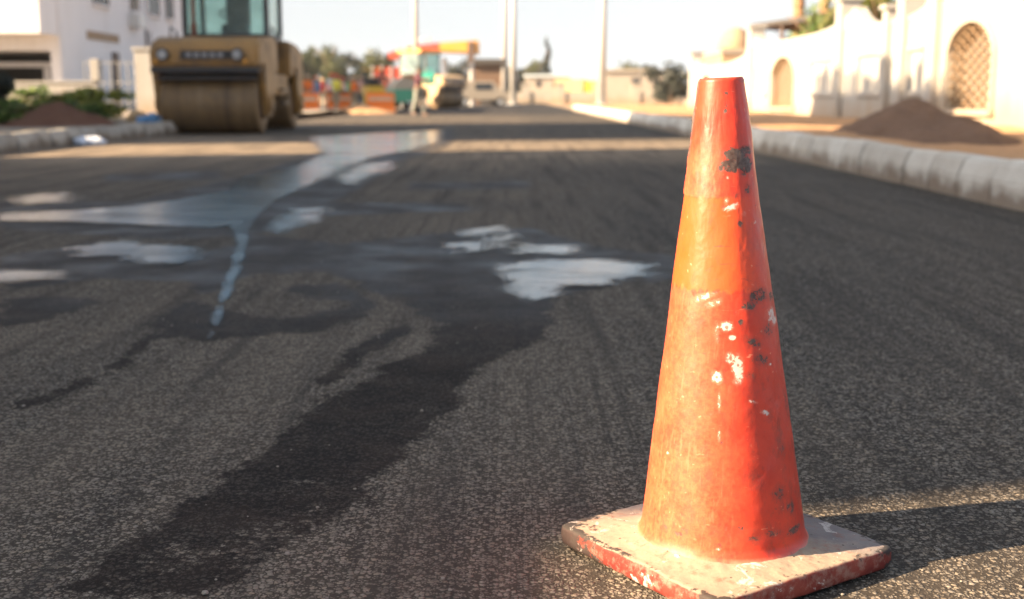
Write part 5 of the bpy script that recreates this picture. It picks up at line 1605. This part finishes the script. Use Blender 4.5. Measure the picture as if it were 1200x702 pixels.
# ------------------------------------------------------------------ camera, sun, sky
cam_d = bpy.data.cameras.new('camera'); cam = bpy.data.objects.new('camera', cam_d); COL.objects.link(cam)
cam.location = (0, 0, CAMH); cam.rotation_euler = (R(90) - TH, 0, 0)
cam_d.sensor_width = 36; cam_d.lens = F / 1200 * 36; cam_d.clip_start = 0.05; cam_d.clip_end = 4000
cam_d.dof.use_dof = True; cam_d.dof.focus_distance = 1.80; cam_d.dof.aperture_fstop = 3.9; cam_d.dof.aperture_blades = 9
sc.camera = cam

sd = bpy.data.lights.new('sun', 'SUN'); so = bpy.data.objects.new('sun', sd); COL.objects.link(so)
sd.energy = 5.0; sd.angle = R(0.53); sd.color = (1.0, 0.73, 0.46)
dirv = Vector((math.cos(SUN_AZ) * math.cos(SUN_EL), math.sin(SUN_AZ) * math.cos(SUN_EL), -math.sin(SUN_EL)))
so.rotation_euler = dirv.to_track_quat('-Z', 'Y').to_euler()

w = bpy.data.worlds.new('World'); sc.world = w; w.use_nodes = True
nt = w.node_tree; bg = nt.nodes['Background']
sky = nt.nodes.new('ShaderNodeTexSky'); sky.sky_type = 'NISHITA'; sky.sun_disc = False
sky.sun_elevation = SUN_EL; sky.sun_rotation = math.atan2(-dirv.x, -dirv.y)
sky.altitude = 10; sky.air_density = 1.0; sky.dust_density = 3.0; sky.ozone_density = 1.0
# dusty air: the lowest few degrees keep the pale tone of the band above them, and the blue is washed out there
tc = nt.nodes.new('ShaderNodeTexCoord'); sx = nt.nodes.new('ShaderNodeSeparateXYZ'); cx_ = nt.nodes.new('ShaderNodeCombineXYZ')
mxm = nt.nodes.new('ShaderNodeMath'); mxm.operation = 'MAXIMUM'; mxm.inputs[1].default_value = 0.115
nt.links.new(tc.outputs['Generated'], sx.inputs[0]); nt.links.new(sx.outputs[0], cx_.inputs[0]); nt.links.new(sx.outputs[1], cx_.inputs[1])
nt.links.new(sx.outputs[2], mxm.inputs[0]); nt.links.new(mxm.outputs[0], cx_.inputs[2]); nt.links.new(cx_.outputs[0], sky.inputs[0])
hs_ = nt.nodes.new('ShaderNodeHueSaturation')
rmp = nt.nodes.new('ShaderNodeValToRGB'); el_ = rmp.color_ramp.elements
el_[0].position = 0.095; el_[0].color = (0.175,) * 3 + (1,)
el_[1].position = 0.65; el_[1].color = (0.26,) * 3 + (1,)
e2 = el_.new(0.13); e2.color = (1.0,) * 3 + (1,)  # extra blue added just above the view to tint the puddle reflections
e3 = el_.new(0.36); e3.color = (0.6,) * 3 + (1,)
nt.links.new(sx.outputs[2], rmp.inputs[0]); sm_ = nt.nodes.new('ShaderNodeMath'); sm_.operation = 'MULTIPLY'; sm_.inputs[1].default_value = 1.4
nt.links.new(rmp.outputs[0], sm_.inputs[0]); nt.links.new(sm_.outputs[0], hs_.inputs['Saturation'])
nt.links.new(sky.outputs[0], hs_.inputs['Color'])
nt.links.new(hs_.outputs[0], bg.inputs['Color']); bg.inputs['Strength'].default_value = 0.06

sc.view_settings.view_transform = 'Standard'; sc.view_settings.look = 'None'
sc.view_settings.exposure = 2.3; sc.view_settings.gamma = 1.0
sc.render.engine = 'CYCLES'
sc.cycles.use_denoising = True
sc.cycles.max_bounces = 8; sc.cycles.transparent_max_bounces = 12
